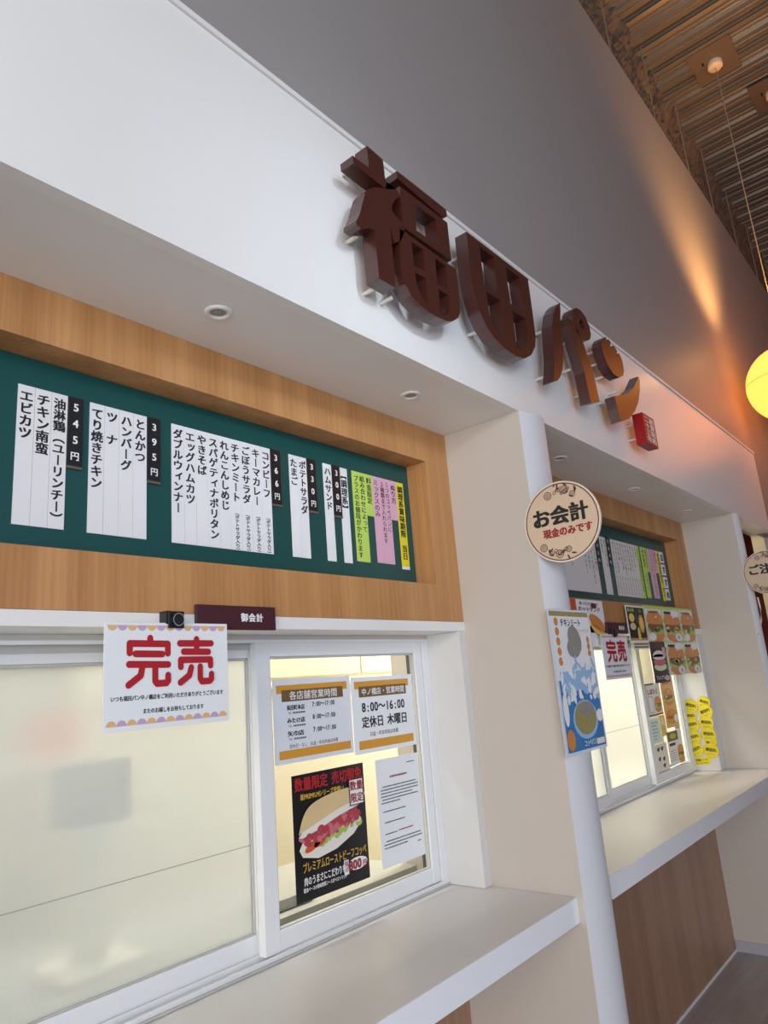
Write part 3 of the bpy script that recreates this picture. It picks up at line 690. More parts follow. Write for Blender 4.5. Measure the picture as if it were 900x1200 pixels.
def kanbai(x0, x1, z0, z1, y, lb, k):
    W, H = x1-x0, z1-z0
    o = MB().box(x0, x1, y, y+.0012, z0, z1).build('sold_out_sheet', M['paper'], label=lb, category='notice', group='sold out sheets clipped to the lintels', bevel=.0004)
    fr = FY(x0, z0, y)
    nn = 13
    for row, zz, hf in ((0, H-.0055, math.pi), (1, .0095, 0)):
        mb = MB()
        for i in range(nn):
            r_ = (W-.012)/nn/2; mb.ell(fr, .006+r_*(2*i+1), zz, r_, r_*1.02, .0004, i % 2, n=20, half=hf)
        mb.build('scallop_border', [M['pastel_orange'], M['pastel_purple']], o)
    def C(px, py):     # crop coordinates of the sheet in the photograph to sheet coordinates
        return ((px-88)/(541)*W, H-((py-148+(px-88)*(-.0))/ (484-(px-88)*.105))*H)
    st = [[(272, 218), (272, 238)], [(188, 285), (188, 243), (347, 243), (347, 285)], [(212, 289), (323, 289)], [(186, 336), (348, 335)],
          [(240, 340), (232, 385), (184, 427)], [(292, 338), (292, 408), (300, 419), (340, 416), (347, 405), (347, 382)],
          [(476, 220), (476, 272)], [(399, 240), (545, 238)], [(416, 277), (531, 276)], [(402, 345), (402, 314), (540, 310), (540, 337)],
          [(449, 347), (440, 382), (400, 414)], [(490, 343), (490, 396), (498, 408), (535, 405), (543, 396), (543, 375)]]
    mb = MB()
    for i, s_ in enumerate(st): mb.stroke(fr, [C(*p) for p in s_], W*.047, .0005+i*.00022, 0)
    mb.build('sold_out_characters', M['red'], o)
    mb = MB()
    mb.text(fr, 'いつも福田パン中ノ橋店をご利用いただきありがとうございます', W*.5, H*.292, W*.036, .0005, bold=.03, fit=W*.9)
    mb.text(fr, 'またのお越しをお待ちしております', W*.53, H*.165, W*.036, .0005, bold=.03, fit=W*.49)
    mb.build('lettering', M['ink'], o)
kanbai(.6835, .9695, 1.5085, 1.7125, .270, 'white sold out sheet with red characters, clipped to the nearer lintel', 0)
clip(.838, 1.7205, .270, 'black round magnet clip on the nearer lintel')
kanbai(2.945, 3.235, 1.503, 1.697, .272, 'white sold out sheet with red characters, clipped beyond the pier', 1)
clip(3.095, 1.703, .272, 'black round magnet clip on the farther lintel')

# ================================================================== POSTERS
def sheet(name, x0, x1, z0, z1, y, mt, lb, cat, group=None, th=.0008, rot=0):
    o = MB().box(x0, x1, y, y+th, z0, z1).build(name, M[mt], label=lb, category=cat)
    if group: o['group'] = group
    return o, FY(x0, z0, y), x1-x0, z1-z0
gp = 'papers stuck on the clear pane of the nearer window'
# opening hours, all shops (wrinkled laminate)
o, fr, W, H = sheet('hours_notice', 1.238, 1.531, 1.378, 1.590, .4385, 'film', 'wrinkled laminated opening hours sheet listing three shops', 'notice', gp)
mb = MB(); mb.rect(fr, .04*W, .95*W, .83*H, .93*H, .0004, 0); mb.rect(fr, .10*W, .89*W, .73*H, .87*H, .0008, 1); mb.rect(fr, .05*W, .96*W, .055*H, .155*H, .0004, 0)
mb.build('printed_bands', [M['orange'], M['brown_print']], o)
mb = MB(); mb.text(fr, '各店舗営業時間', .5*W, .80*H, .024, .0012, bold=.01, fit=.62*W); mb.build('heading', M['white_ink'], o)
mb = MB()
for i, (a, b) in enumerate((('長田町本店', '7:00〜17:00'), ('みたけ店', '8:00〜17:00'), ('矢巾店', '7:00〜17:00'))):
    y = (.655-.155*i)*H
    mb.text(fr, a, .155*W, y, .0140, .0005, bold=.04, align='l', fit=(.22 if i < 2 else .20)*W, sx=.8); mb.text(fr, b, .47*W, y+.004, .017, .0005, bold=.03, align='l', fit=.30*W)
    mb.text(fr, 'TEL', .17*W, y-.0135, .008, .0005, align='l')
    for k in range(9): mb.rect(fr, (.23+.017*k)*W, (.241+.017*k)*W, y-.0160, y-.0115, .0005)
mb.text(fr, '定休日・なし　お盆・年末年始は休業', .17*W, .195*H, .0115, .0005, bold=.0, align='l', fit=.62*W)
mb.build('lettering', M['ink'], o)
o, fr, W, H = sheet('hours_notice', 1.5345, 1.821, 1.368, 1.584, .4385, 'paper', 'opening hours sheet for one shop in the clear pane', 'notice', gp)
mb = MB(); mb.rect(fr, .05*W, .93*W, .84*H, .94*H, .0004, 0); mb.rect(fr, .11*W, .88*W, .73*H, .87*H, .0008, 1); mb.rect(fr, .07*W, .95*W, .055*H, .165*H, .0004, 0)
mb.build('printed_bands', [M['orange'], M['brown_print']], o)
mb = MB(); mb.text(fr, '中ノ橋店・営業時間', .5*W, .80*H, .022, .0012, bold=.015, fit=.70*W); mb.build('heading', M['white_ink'], o)
mb = MB(); mb.text(fr, '8:00〜16:00', .49*W, .60*H, .036, .0005, bold=.03, fit=.70*W); mb.text(fr, '定休日 木曜日', .5*W, .40*H, .034, .0005, bold=.03, fit=.74*W)
mb.text(fr, 'お盆・年末年始は休業', .47*W, .24*H, .014, .0005, fit=.46*W); mb.build('lettering', M['ink'], o)
# roast beef poster
o, fr, W, H = sheet('sandwich_poster', 1.290, 1.5635, 1.045, 1.346, .4385, 'black_poster', 'black poster of a roast beef sandwich priced 800 yen', 'poster', gp)
mb = MB(); mb.text(fr, '数量限定 売切御免', .5*W, .92*H, .035, .0004, bold=.03, fit=.94*W); mb.build('red_lettering', M['red'], o)
mb = MB(); mb.text(fr, '新PREMIUMシリーズ登場!!', .40*W, .815*H, .0165, .0004, bold=.03, fit=.60*W); mb.text(fr, 'プレミアムローストビーフコッペ', .53*W, .255*H, .026, .0004, bold=.02, fit=.88*W); mb.build('gold_lettering', M['gold'], o)
mb = MB(); mb.text(fr, '肉のうまさにこだわりを', .38*W, .150*H, .022, .0004, bold=.02, fit=.56*W); mb.text(fr, '醤油ベースの香味野菜ソースがベストマッチ', .38*W, .085*H, .011, .0004, bold=.02, fit=.58*W); mb.build('white_lettering', M['white_ink'], o)
mb = MB()
def smooth(l, n=4):
    o_ = []
    for i in range(len(l)):
        p0, p1, p2, p3 = l[i-1], l[i], l[(i+1) % len(l)], l[(i+2) % len(l)]
        for k in range(n):
            t = k/n; o_.append(tuple(.5*((2*p1[j])+(-p0[j]+p2[j])*t+(2*p0[j]-5*p1[j]+4*p2[j]-p3[j])*t*t+(-p0[j]+3*p1[j]-3*p2[j]+p3[j])*t**3) for j in (0, 1)))
    return o_
top = [(.05, .50), (.06, .56), (.12, .66), (.24, .745), (.5, .795), (.8, .81), (.93, .78), (.97, .71), (.96, .66), (.90, .64), (.60, .59), (.30, .52), (.10, .485)]
bot = [(.06, .40), (.10, .34), (.30, .30), (.55, .33), (.80, .41), (.93, .50), (.9, .55), (.5, .50), (.1, .45)]
mb.flat(fr, [[(a*W, b*H) for a, b in bot]], .0004, 1)
random.seed(3)
for k in range(26):
    a = random.uniform(.12, .92); b = .36+.16*a+random.uniform(-.015, .02); mb.ell(fr, a*W, b*H, .026*W*random.uniform(.7, 2.2), .022*H*random.uniform(.7, 1.4), .0005+.00002*k, random.choice((4, 4, 5)), rot=random.uniform(-.4, .6), n=12)
for a, b, ra in ((.24, .415, .12), (.33, .43, .09), (.62, .53, .07), (.70, .54, .06)): mb.ell(fr, a*W, b*H, ra*W, .035*H, .0012, 6, rot=.35, n=18)
for k in range(70):
    a = random.uniform(.10, .90); b = .445+.16*a+random.uniform(-.050, .045); mb.ell(fr, a*W, b*H, .05*W*random.uniform(.6, 1.3), .03*H*random.uniform(.6, 1.2), .0013+.00002*k, random.choice((2, 3, 2)), rot=random.uniform(-.8, .8), n=12)
mb.flat(fr, [[(a*W, b*H) for a, b in [(.05, .50), (.10, .49), (.3, .525), (.6, .595), (.9, .645), (.96, .67), (.97, .71), (.6, .66), (.3, .59), (.1, .54)]]], .0026, 1)
mb.flat(fr, [[(a*W, b*H) for a, b in smooth([(.055, .525), (.1, .54), (.3, .585), (.6, .655), (.97, .705), (.93, .78), (.8, .81), (.5, .795), (.24, .745), (.12, .66)])]], .0027, 0)
mb.build('sandwich_picture', [M['bun'], M['bun_white'], M['meat'], M['meat_pink'], M['lettuce'], M['onion'], M['tomato']], o)
mb = MB(); mb.rect(fr, .755*W, .975*W, .645*H, .875*H, .0030, 0); mb.rect(fr, .77*W, .96*W, .655*H, .865*H, .0033, 1)
mb.rect(fr, .635*W, .70*W, .09*H, .21*H, .0004, 1); mb.ell(fr, .83*W, .155*H, .145*W, .052*H, .0004, 1)
mb.text(fr, '数量', .865*W, .815*H, .026, .0037, 2, bold=.03); mb.text(fr, '限定', .865*W, .710*H, .026, .0037, 2, bold=.03)
mb.text(fr, '800', .79*W, .155*H, .031, .0008, 2, bold=.05); mb.text(fr, '円', .935*W, .14*H, .018, .0008, 2, bold=.04); mb.text(fr, '税込', .668*W, .205*H, .014, .0008, 2, bold=.02, vertical=True)
mb.build('badge', [M['maroon'], M['white_ink'], M['darkred']], o)
# typed letter
o, fr, W, H = sheet('typed_notice', 1.617, 1.8185, 1.050, 1.344, .4385, 'paper', 'white typed letter in the clear pane beside the black poster', 'notice', gp)
mb = MB(); random.seed(5)
def line(y, a0, a1, h=.0030, mi=0):
    x = a0
    while x < a1:
        w_ = random.uniform(.010, .028); mb.rect(fr, x*W, min(x+w_, a1)*W, y*H-h/2*random.uniform(.7, 1), y*H+h/2, .0004, mi); x += w_+.006
line(.925, .72, .90); line(.82, .30, .70, .006, 1)
for y, a, b in ((.735, .12, .9), (.705, .08, .95), (.675, .08, .95), (.645, .08, .80), (.615, .1, .93), (.585, .08, .5), (.505, .10, .62), (.405, .12, .58), (.30, .12, .38), (.235, .12, .93), (.205, .08, .95), (.175, .08, .60), (.215, .0, .0), (.15, .84, .92)): line(y, a, b, .0034)
line(.305, .42, .75, .004, 1)
mb.build('typed_lines', [M['ink'], M['darkred']], o)

# glossy tall poster on the pier nose
o, fr, W, H = sheet('laminated_poster', 1.907, 2.190, 1.317, 1.738, -.0245, 'film', 'tall glossy laminated poster on the front of the pier', 'poster', th=.001)
mb = MB(); mb.rect(fr, .03*W, .97*W, .50*H, .95*H, .0003, 0); mb.rect(fr, .06*W, .97*W, .02*H, .50*H, .0003, 1); mb.rect(fr, .10*W, .97*W, .42*H, .56*H, .0005, 6); mb.rect(fr, .03*W, .97*W, .95*H, .985*H, .0003, 4)
random.seed(11)
mb.ell(fr, .55*W, .78*H, .17*W, .095*H, .0006, 2, rot=-.7); mb.ell(fr, .50*W, .72*H, .16*W, .07*H, .0009, 2)
for k in range(5): mb.ell(fr, .16*W, (.63+.07*k)*H, .045*W, .03*H, .0006, 5, rot=.6*k)
for k in range(3): mb.ell(fr, .88*W, (.68+.05*k)*H, .04*W, .025*H, .0006, 5, rot=.8*k)
for k in range(70): mb.ell(fr, random.uniform(.12, .92)*W, random.uniform(.36, .64)*H, random.uniform(.02, .10)*W, random.uniform(.008, .03)*H, .0007+.00002*k, random.choice((3, 3, 6)), rot=random.uniform(0, 3), n=9)  # white and pale blue flecks painted as highlights on the film
mb.ell(fr, .55*W, .22*H, .30*W, .135*H, .0016, 6); mb.ell(fr, .55*W, .23*H, .26*W, .115*H, .0019, 7); mb.ell(fr, .60*W, .29*H, .17*W, .05*H, .0021, 2)
mb.ell(fr, .12*W, .30*H, .06*W, .11*H, .0016, 3); mb.ell(fr, .15*W, .10*H, .09*W, .07*H, .0016, 5); mb.ell(fr, .90*W, .23*H, .08*W, .045*H, .0022, 3)
mb.rect(fr, .74*W, .94*W, .035*H, .075*H, .0018, 8)
mb.build('picture', [M['strip'], M['blue'], M['greyprint'], M['white_ink'], M['khaki'], M['bun_orange'], M['lightblue'], M['khaki'], M['cream_paper']], o)
mb = MB(); mb.text(fr, 'チキンミート', .50*W, .905*H, .026, .0012, bold=.02, fit=.5*W); mb.build('lettering', M['ink'], o)
mb = MB(); mb.text(fr, 'ポテトサラダ', .76*W, .845*H, .016, .0012, bold=.0, fit=.34*W); mb.build('gold_lettering', M['gold'], o)
mb = MB(); mb.text(fr, 'コッペパン', .58*W, .06*H, .02, .0022, bold=.02, fit=.30*W); mb.build('white_lettering', M['white_ink'], o)

# ---- burger posters at the second bay
gb = 'small food posters around the farther window'
def burger(mb, fr, cx, cy, w_, h_, d, bun=0, fill=1, green=2, side=0):
    mb.ell(fr, cx, cy-h_*.30, w_*.46, h_*.20, d, 0); mb.ell(fr, cx, cy-h_*.12, w_*.5, h_*.16, d+.0002, green)
    mb.ell(fr, cx, cy-h_*.02, w_*.47, h_*.17, d+.0004, fill)
    for k in range(5): mb.ell(fr, cx+w_*random.uniform(-.35, .35), cy-h_*random.uniform(.0, .2), w_*.10, h_*.06, d+.0005, random.choice((fill, 3, green)), n=9)
    mb.ell(fr, cx, cy+h_*.10, w_*.5, h_*.38, d+.0008, bun, half=0, n=24); mb.ell(fr, cx, cy+h_*.11, w_*.5, h_*.07, d+.0007, bun)
    mb.ell(fr, cx+w_*.08, cy+h_*.28, w_*.05, h_*.03, d+.001, 4, n=10)
bm = [M['bun_orange'], M['patty'], M['lettuce'], M['egg'], M['white_ink'], M['tomato']]
M['pale_green'] = mat('pale_green_poster_ground', (.60, .68, .42), .4, vary=.25, vscale=25)
def food_poster(x0, x1, z0, z1, y, lb, title, tag='50', base='pale_green', tagx=.75, badge=None):
    o, fr, W, H = sheet('food_poster', x0, x1, z0, z1, y, base, lb, 'poster', gb)
    mb = MB(); mb.rect(fr, .05*W, .95*W, .84*H, .97*H, .0003, 4); mb.rect(fr, .04*W, .96*W, .05*H, .26*H, .0003, 4); burger(mb, fr, .52*W, .47*H, .98*W, .98*H, .0006)
    mb.ell(fr, tagx*W, .13*H, .20*W, .12*H, .002, 4)
    if badge: mb.ell(fr, .72*W, .88*H, .26*W, .12*H, .002, 4)
    mb.build('picture', bm, o)
    mb = MB(); mb.text(fr, title, .30*W if badge else .45*W, .895*H, .016, .0024, bold=.04, fit=(.42 if badge else .7)*W); mb.text(fr, tag, tagx*W, .13*H, .024, .0024, bold=.03); mb.build('lettering', M['ink'], o)
    return o, fr, W, H
random.seed(21)
# orange topped sandwich sheet behind the glossy poster
o, fr, W, H = sheet('food_poster', 2.745, 3.068, 1.648, 1.847, .2935, 'paper', 'white poster with one hot sandwich, hung just past the pier', 'poster', gb)
mb = MB(); mb.rect(fr, 0, .16*W, .60*H, H, .0004, 5)
mb.ell(fr, .74*W, .50*H, .25*W, .15*H, .0008, 0, rot=-.35); mb.ell(fr, .72*W, .37*H, .22*W, .12*H, .0006, 3, rot=-.35); mb.ell(fr, .74*W, .30*H, .18*W, .08*H, .0005, 1, rot=-.35); mb.stroke(fr, [(.58*W, .46*H), (.80*W, .38*H)], .006, .001, 5)
mb.ell(fr, .70*W, .88*H, .10*W, .06*H, .0006, 6)
for k in range(6): mb.rect(fr, .2*W, (.3+.14*random.random())*W, (.1+.085*k)*H, (.115+.085*k)*H, .0004, 7)
mb.build('picture', bm+[M['line_brown'], M['lightblue']], o)
mb = MB(); mb.text(fr, 'あったかコッペ', .55*W, .92*H, .018, .001, bold=.02, fit=.6*W); mb.text(fr, 'ホットサンド', .55*W, .80*H, .024, .001, bold=.03, fit=.7*W); mb.build('lettering', M['darkred'], o)
# dark drinks poster with caption
o, fr, W, H = sheet('drinks_poster', 3.300, 3.540, 1.664, 1.838, .283, 'strip', 'dark poster of drinks and bread with a cream caption', 'poster', gb)
mb = MB(); mb.rect(fr, .06*W, .97*W, .04*H, .95*H, .0003, 0)
mb.ell(fr, .27*W, .66*H, .14*W, .12*H, .0006, 1); mb.ell(fr, .75*W, .50*H, .15*W, .26*H, .0006, 2); mb.ell(fr, .75*W, .50*H, .09*W, .18*H, .0008, 1); mb.ell(fr, .55*W, .2*H, .07*W, .2*H, .0006, 1)
mb.ell(fr, .28*W, .42*H, .15*W, .10*H, .0006, 5); mb.ell(fr, .51*W, .64*H, .05*W, .14*H, .0006, 4); mb.rect(fr, .08*W, .95*W, .05*H, .10*H, .0005, 2)
mb.build('picture', [M['black_poster'], M['egg'], M['bun_orange'], M['lime'], M['bluegrey'], M['bun']], o)
mb = MB(); mb.text(fr, '飲み物', .26*W, .87*H, .02, .0008, bold=.02, fit=.34*W); mb.text(fr, 'パン', .76*W, .86*H, .02, .0008, bold=.02); mb.build('lettering', M['lime'], o)
o, fr, W, H = sheet('caption_card', 3.330, 3.540, 1.628, 1.6635, .283, 'cream_paper', 'cream caption strip under the dark drinks poster', 'card', gb)
mb = MB()
for yy in (.7, .3):
    for k in range(12): mb.rect(fr, (.06+.075*k)*W, (.115+.075*k)*W, (yy-.12)*H, (yy+.12)*H, .0004)
mb.build('lettering', M['ink'], o)
MB().box(3.545, 4.318, .2885, .2892, 1.664, 1.846).build('green_backing_card', M['lime'], label='lime green backing sheet behind three burger posters', category='card', group=gb)
food_poster(3.556, 3.800, 1.667, 1.832, .287, 'burger poster with mauve tag, next to the dark drinks poster', 'コロッケ', '', tagx=.25)
food_poster(3.806, 4.072, 1.664, 1.833, .287, 'burger poster with round badge, middle of the upper row', '期間限定', '50', badge=1)
food_poster(4.079, 4.312, 1.662, 1.838, .287, 'burger poster at the upper row end, touching the oak edge', 'チキンカツ', '', tagx=.3)
food_poster(3.783, 4.050, 1.492, 1.658, .287, 'burger poster hanging in the lower row beside the dark one', '数量限定', '50', badge=1, tagx=.68)
food_poster(4.056, 4.308, 1.490, 1.656, .287, 'burger poster hanging at the lower row end', '限定', '50', badge=1, tagx=.68)
# small premium poster
o, fr, W, H = sheet('sandwich_poster', 3.548, 3.765, 1.462, 1.664, .287, 'black_poster', 'small dark roast beef poster hanging in front of the farther window', 'poster', gb)
mb = MB(); mb.rect(fr, 0, W, .86*H, H, .0003, 1); mb.ell(fr, .5*W, .62*H, .42*W, .16*H, .0008, 0, half=0); mb.ell(fr, .5*W, .62*H, .42*W, .07*H, .0008, 0)
mb.ell(fr, .5*W, .50*H, .40*W, .10*H, .0006, 2); mb.ell(fr, .5*W, .38*H, .40*W, .10*H, .0005, 3); mb.rect(fr, .75*W, .95*W, .62*H, .85*H, .001, 4); mb.ell(fr, .82*W, .10*H, .15*W, .07*H, .0006, 4)
mb.build('picture', [M['bun_white'], M['maroon'], M['meat_pink'], M['onion'], M['pink']], o)
mb = MB(); mb.text(fr, 'プレミアム', .40*W, .12*H, .022, .0008, bold=.02, fit=.6*W); mb.build('lettering', M['white_ink'], o)
# sheets on the farther clear pane
yp = .4395
o, fr, W, H = sheet('food_notice', 3.800, 4.015, 1.287, 1.455, yp, 'strip', 'brown framed notice with a burger, upper corner of the farther pane', 'notice', gb)
mb = MB(); mb.rect(fr, 0, .03*W, 0, H, .0003, 6); mb.rect(fr, 0, W, 0, .05*H, .0003, 6); mb.rect(fr, 0, .6*W, .95*H, H, .0003, 6)
mb.rect(fr, .10*W, .40*W, .10*H, .60*H, .0003, 7); mb.rect(fr, .12*W, .38*W, .12*H, .58*H, .0005, 4); burger(mb, fr, .70*W, .34*H, .48*W, .50*H, .0006)
mb.build('picture', bm+[M['brown_print'], M['greyprint']], o)
mb = MB(); mb.text(fr, 'しばらく', .45*W, .74*H, .03, .001, bold=.04, fit=.75*W); mb.build('lettering', M['darkred'], o)
o, fr, W, H = sheet('food_poster', 4.030, 4.238, 1.207, 1.475, yp, 'pastel_orange', 'orange poster of two burgers on the farther pane', 'poster', gb)
mb = MB(); burger(mb, fr, .48*W, .62*H, .75*W, .36*H, .0006, fill=1); burger(mb, fr, .5*W, .22*H, .8*W, .30*H, .0006, fill=5); mb.ell(fr, .78*W, .16*H, .15*W, .08*H, .002, 4); mb.build('picture', bm, o)
mb = MB(); mb.text(fr, '新発売', .4*W, .90*H, .022, .0008, bold=.02, fit=.5*W); mb.build('lettering', M['red'], o)
o, fr, W, H = sheet('price_notice', 3.792, 3.925, 1.153, 1.275, yp, 'cyan', 'pale cyan list on the farther pane', 'notice', gb)
mb = MB()
for k in range(6): mb.rect(fr, .15*W, (.5+.3*random.random())*W, (.12+.14*k)*H, (.16+.14*k)*H, .0004)
mb.build('lettering', M['greyprint'], o)
o, fr, W, H = sheet('juice_cutout', 3.930, 4.020, 1.175, 1.284, yp, 'egg', 'small yellow drink picture beside the pale cyan list', 'notice', gb)
mb = MB(); mb.ell(fr, .5*W, .5*H, .3*W, .4*H, .0004, 0); mb.ell(fr, .5*W, .35*H, .22*W, .2*H, .0006, 1); mb.build('picture', [M['cream_paper'], M['pastel_orange']], o)
o, fr, W, H = sheet('memo_sheet', 3.795, 3.978, 1.010, 1.145, yp, 'cream_paper', 'cream memo with black marks low on the farther pane', 'notice', gb)
mb = MB()
for a, b in ((.3, .45), (.65, .42), (.6, .18), (.3, .8), (.6, .8)): mb.ell(fr, a*W, b*H, .07*W, .08*H, .0004); mb.stroke(fr, [((a-.12)*W, b*H), ((a+.12)*W, (b+.05)*H)], .004, .0005)
mb.build('marks', M['ink'], o)
o, fr, W, H = sheet('food_poster', 4.000, 4.232, 1.018, 1.190, yp, 'strip', 'poster with a dark loaf and one burger, low on the farther pane', 'poster', gb)
mb = MB(); mb.rect(fr, .05*W, .75*W, .70*H, .98*H, .0003, 1); mb.ell(fr, .4*W, .84*H, .22*W, .08*H, .0006, 2); burger(mb, fr, .78*W, .28*H, .42*W, .55*H, .0006)
for k in range(5): mb.rect(fr, .08*W, .5*W, (.12+.07*k)*H, (.14+.07*k)*H, .0004, 6)
mb.rect(fr, .1*W, .5*W, .56*H, .64*H, .0004, 7); mb.rect(fr, 0, .03*W, 0, H, .0003, 0); mb.build('picture', bm+[M['greyprint'], M['ink']], o)
# round yellow stickers on the end reveal
sp = [(.320, 1.319, .035), (.407, 1.246, .034), (.396, 1.303, .040), (.321, 1.269, .040), (.327, 1.207, .040), (.407, 1.198, .040), (.321, 1.108, .034), (.325, 1.144, .040), (.409, 1.130, .040), (.408, 1.063, .041), (.326, 1.057, .041)]
tl = [.35, 0, .25, -.35, .1, -.15, -.6, .1, -.2, -.4, .15]
names = ['top one in the outer column', 'half hidden second one in the inner column', 'top one in the inner column', 'second one in the outer column, tilted up', 'third one in the outer column',
         'third one in the inner column', 'half hidden tilted one low in the outer column', 'fourth one in the outer column', 'fourth one in the inner column', 'bottom one in the inner column, tilted', 'bottom one in the outer column']
for i, (y, z, r_) in enumerate(sp):
    fr = Fr((4.3487-.0006-.0006*i, y, z), (0, -1, 0), (0, 0, 1), rot=-tl[i])
    mb = MB(); mb.ell(fr, 0, 0, r_, r_, 0, 1, n=28, d1=-.0005); mb.ell(fr, 0, 0, r_*.95, r_*.95, .0002, 0, n=28)
    o = mb.build('sold_out_sticker', [M['yellow'], M['orange']], label='round yellow sticker on the end reveal, '+names[i], category='sticker', group='round yellow stickers on the end reveal')
    mb = MB(); mb.text(fr, '売切れ', 0, .004, r_*.5, .0004, bold=.05, fit=r_*1.45); mb.text(fr, 'ありがとう', 0, -r_*.5, r_*.2, .0004, bold=.0, fit=r_*1.05); mb.build('lettering', M['ink'], o)
fr = Fr((4.3487-.0012, .388, 1.0), (0, -1, 0), (0, 0, 1), rot=.09)
mb = MB(); mb.flat(fr, [[(-.048, -.02), (.048, -.02), (.048, .02), (-.048, .02)]], 0, 0, -.0005)
o = mb.build('label_card', M['yellow'], label='small yellow rectangular label below the round stickers', category='sticker')
mb = MB(); mb.text(fr, '予備シート', 0, .006, .015, .0004, bold=.03, fit=.07); mb.text(fr, '売り切れ商品', 0, -.01, .010, .0004, fit=.07); mb.build('lettering', M['ink'], o)

# ================================================================== ROUND HANGING SIGNS
def flower(mb, fr, a, b, r_, d):
    mb.ring(fr, a, b, r_*.82, r_, d, 0, n=20); mb.ring(fr, a, b, r_*.38, r_*.5, d, 0, n=14); mb.ell(fr, a, b, r_*.16, r_*.16, d, 0, n=8)
    for k in range(9):
        t = k*2*math.pi/9; mb.stroke(fr, [(a+r_*.5*math.cos(t), b+r_*.5*math.sin(t)), (a+r_*.8*math.cos(t), b+r_*.8*math.sin(t))], r_*.07, d, 0, caps=False)
def leaf(mb, fr, a, b, L, t, d):
    c, s_ = math.cos(t), math.sin(t); pts = [(0, 0), (.3, .16), (.7, .13), (1, 0), (.7, -.13), (.3, -.16)]
    mb.flat(fr, [[(a+L*(x*c-y*s_), b+L*(x*s_+y*c)) for x, y in pts]], d, 0)
def round_sign(x, y, z, R, lb, title, sub):
    fr = FX(x, y, z)
    t = empty('round_sign', (x, y, z-R), lb, 'sign', 'round wooden signs standing out from the piers')
    mb = MB(); mb.ell(fr, 0, 0, R*.985, R*.985, 0, 0, n=64, d1=-.006); mb.build('disc', M['sign_wood'], t)
    mb = MB(); mb.ring(fr, 0, 0, R*.965, R, .0012, 0, n=64, d1=-.007); mb.build('rim', M['sign_edge'], t)
    mb = MB(); mb.ring(fr, 0, 0, R*.935, R*.96, .0008, 0, n=64)
    for (a, b, r_) in ((-.27, .70, .105), (.17, .76, .105), (.38, .62, .08), (-.55, -.57, .10), (-.15, -.78, .105), (.1, -.70, .08)): flower(mb, fr, a*R, b*R, r_*R, .0008)
    for k, (a, b) in enumerate(((-.05, .80), (0, .82), (.28, .84), (.30, .72), (.46, .78), (.28, .6), (-.42, -.70), (-.40, -.76), (-.3, -.80), (0, -.68), (.05, -.82), (.15, -.8), (-.1, .88), (.5, .68))):
        leaf(mb, fr, a*R, b*R, .15*R, k*1.1+.3, .0009)
    for a0, s_ in ((-.1, 1), (-.35, -1)):
        mb.stroke(fr, [((a0+.07*k)*R, (s_*.76+.03*math.sin(k*1.6))*R) for k in range(7)], .012*R, .0008, 0)
        for k in range(5): mb.ring(fr, (a0+.02+.09*k)*R, (s_*.73+.05*math.sin(k*2.))*R, .03*R, .045*R, .0008, 0, n=10)
    mb.build('flower_print', M['line_brown'], t)
    MB().text(fr, title, -.02*R, .17*R, R*.49, .0010, bold=.045, fit=R*1.50).build('lettering', M['ink'], t)
    if sub: MB().text(fr, sub, .13*R, -.245*R, R*.235, .0010, bold=.045, fit=R*1.30).build('red_lettering', M['darkred'], t)
round_sign(1.9405, -.094, 1.993, .124, 'round pale wood sign with black and red writing, on the nearer pier', 'お会計', '現金のみです')
round_sign(4.4495, -.118, 2.012, .124, 'round pale wood sign with black writing only, cut by the picture edge', 'ご注文', '')
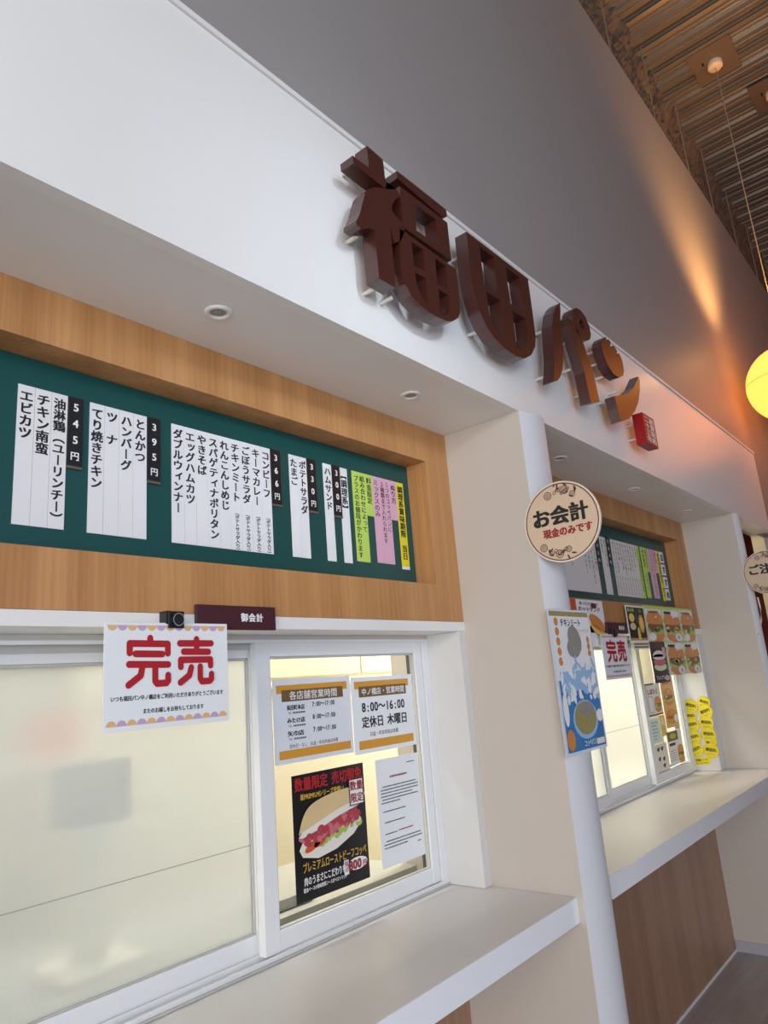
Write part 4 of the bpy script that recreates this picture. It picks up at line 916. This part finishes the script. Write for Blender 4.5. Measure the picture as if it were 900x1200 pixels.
# loose white cable hanging under the second round sign
p = [at(u, v, 1, -.012) for u, v in ((888, 700), (891, 712), (892.5, 726), (891, 738), (889, 745))]
MB().tube([tuple(q) for q in p], .004, 8).build('loose_cable', M['white'], label='loose white cable hanging below the round sign at the picture edge', category='cable')

# ================================================================== THINGS IN THE KITCHEN, seen through the panes
t = empty('order_terminal', (.90, .70, .986), 'blue grey terminal blurred behind the frosted pane', 'terminal')
MB().box(.80, .965, .64, .72, 1.295, 1.435).build('screen', M['bluegrey'], t, bevel=.01)
MB().box(.86, .94, .69, .73, 1.00, 1.295).build('stand', M['cream_white'], t, bevel=.01)
MB().box(.80, 1.0, .62, .80, .985, 1.0).build('base', M['cream_white'], t, bevel=.004)
o = MB().box(-.3, 1.92, .56, 1.0, .955, .985).build('inner_worktop', M['greymetal'], label='grey kitchen worktop just inside the nearer windows', category='worktop')
MB().box(-.3, 1.92, .58, .98, .0, .954).build('cabinet', M['cream_white'], o)
o = MB().box(2.25, 4.4, .56, 1.0, .955, .985).build('inner_worktop', M['greymetal'], label='grey kitchen worktop just inside the farther windows', category='worktop')
MB().box(2.25, 4.4, .58, .98, .0, .954).build('cabinet', M['cream_white'], o)
o = MB().box(1.15, 4.6, 1.30, 1.34, .0, 2.499).build('wall_cupboard', M['cream_wall'], label='cream cupboard seen behind the papers in the clear pane', category='cupboard', bevel=.001)
for k in range(5): MB().box(1.17+.68*k, 1.84+.68*k, 1.292, 1.2995, 1.62, 2.3).build('door', M['cream_wall'], o, bevel=.003)
MB().box(1.17, 4.58, 1.280, 1.2995, 1.575, 1.60).build('rail', M['cream_white'], o, bevel=.003)
o = MB().box(1.33, 1.50, .60, .70, .986, 1.015).build('steel_tray', M['greymetal'], label='dark steel tray on the worktop behind the black poster', category='tray', bevel=.003)
o = MB().box(.2, 1.13, 1.16, 1.36, 1.40, 1.4195).build('kitchen_shelf', M['cream_white'], label='pale shelf in the kitchen carrying a reddish box', category='shelf')
for xx in (.22, 1.09): MB().box(xx, xx+.03, 1.30, 1.34, 0, 1.3995).build('post', M['cream_white'], o)
o = MB().box(.99, 1.12, 1.19, 1.32, 1.42, 1.54).build('red_box', M['tomato'], label='blurred reddish box above the terminal behind the frosted pane', category='box', bevel=.01)
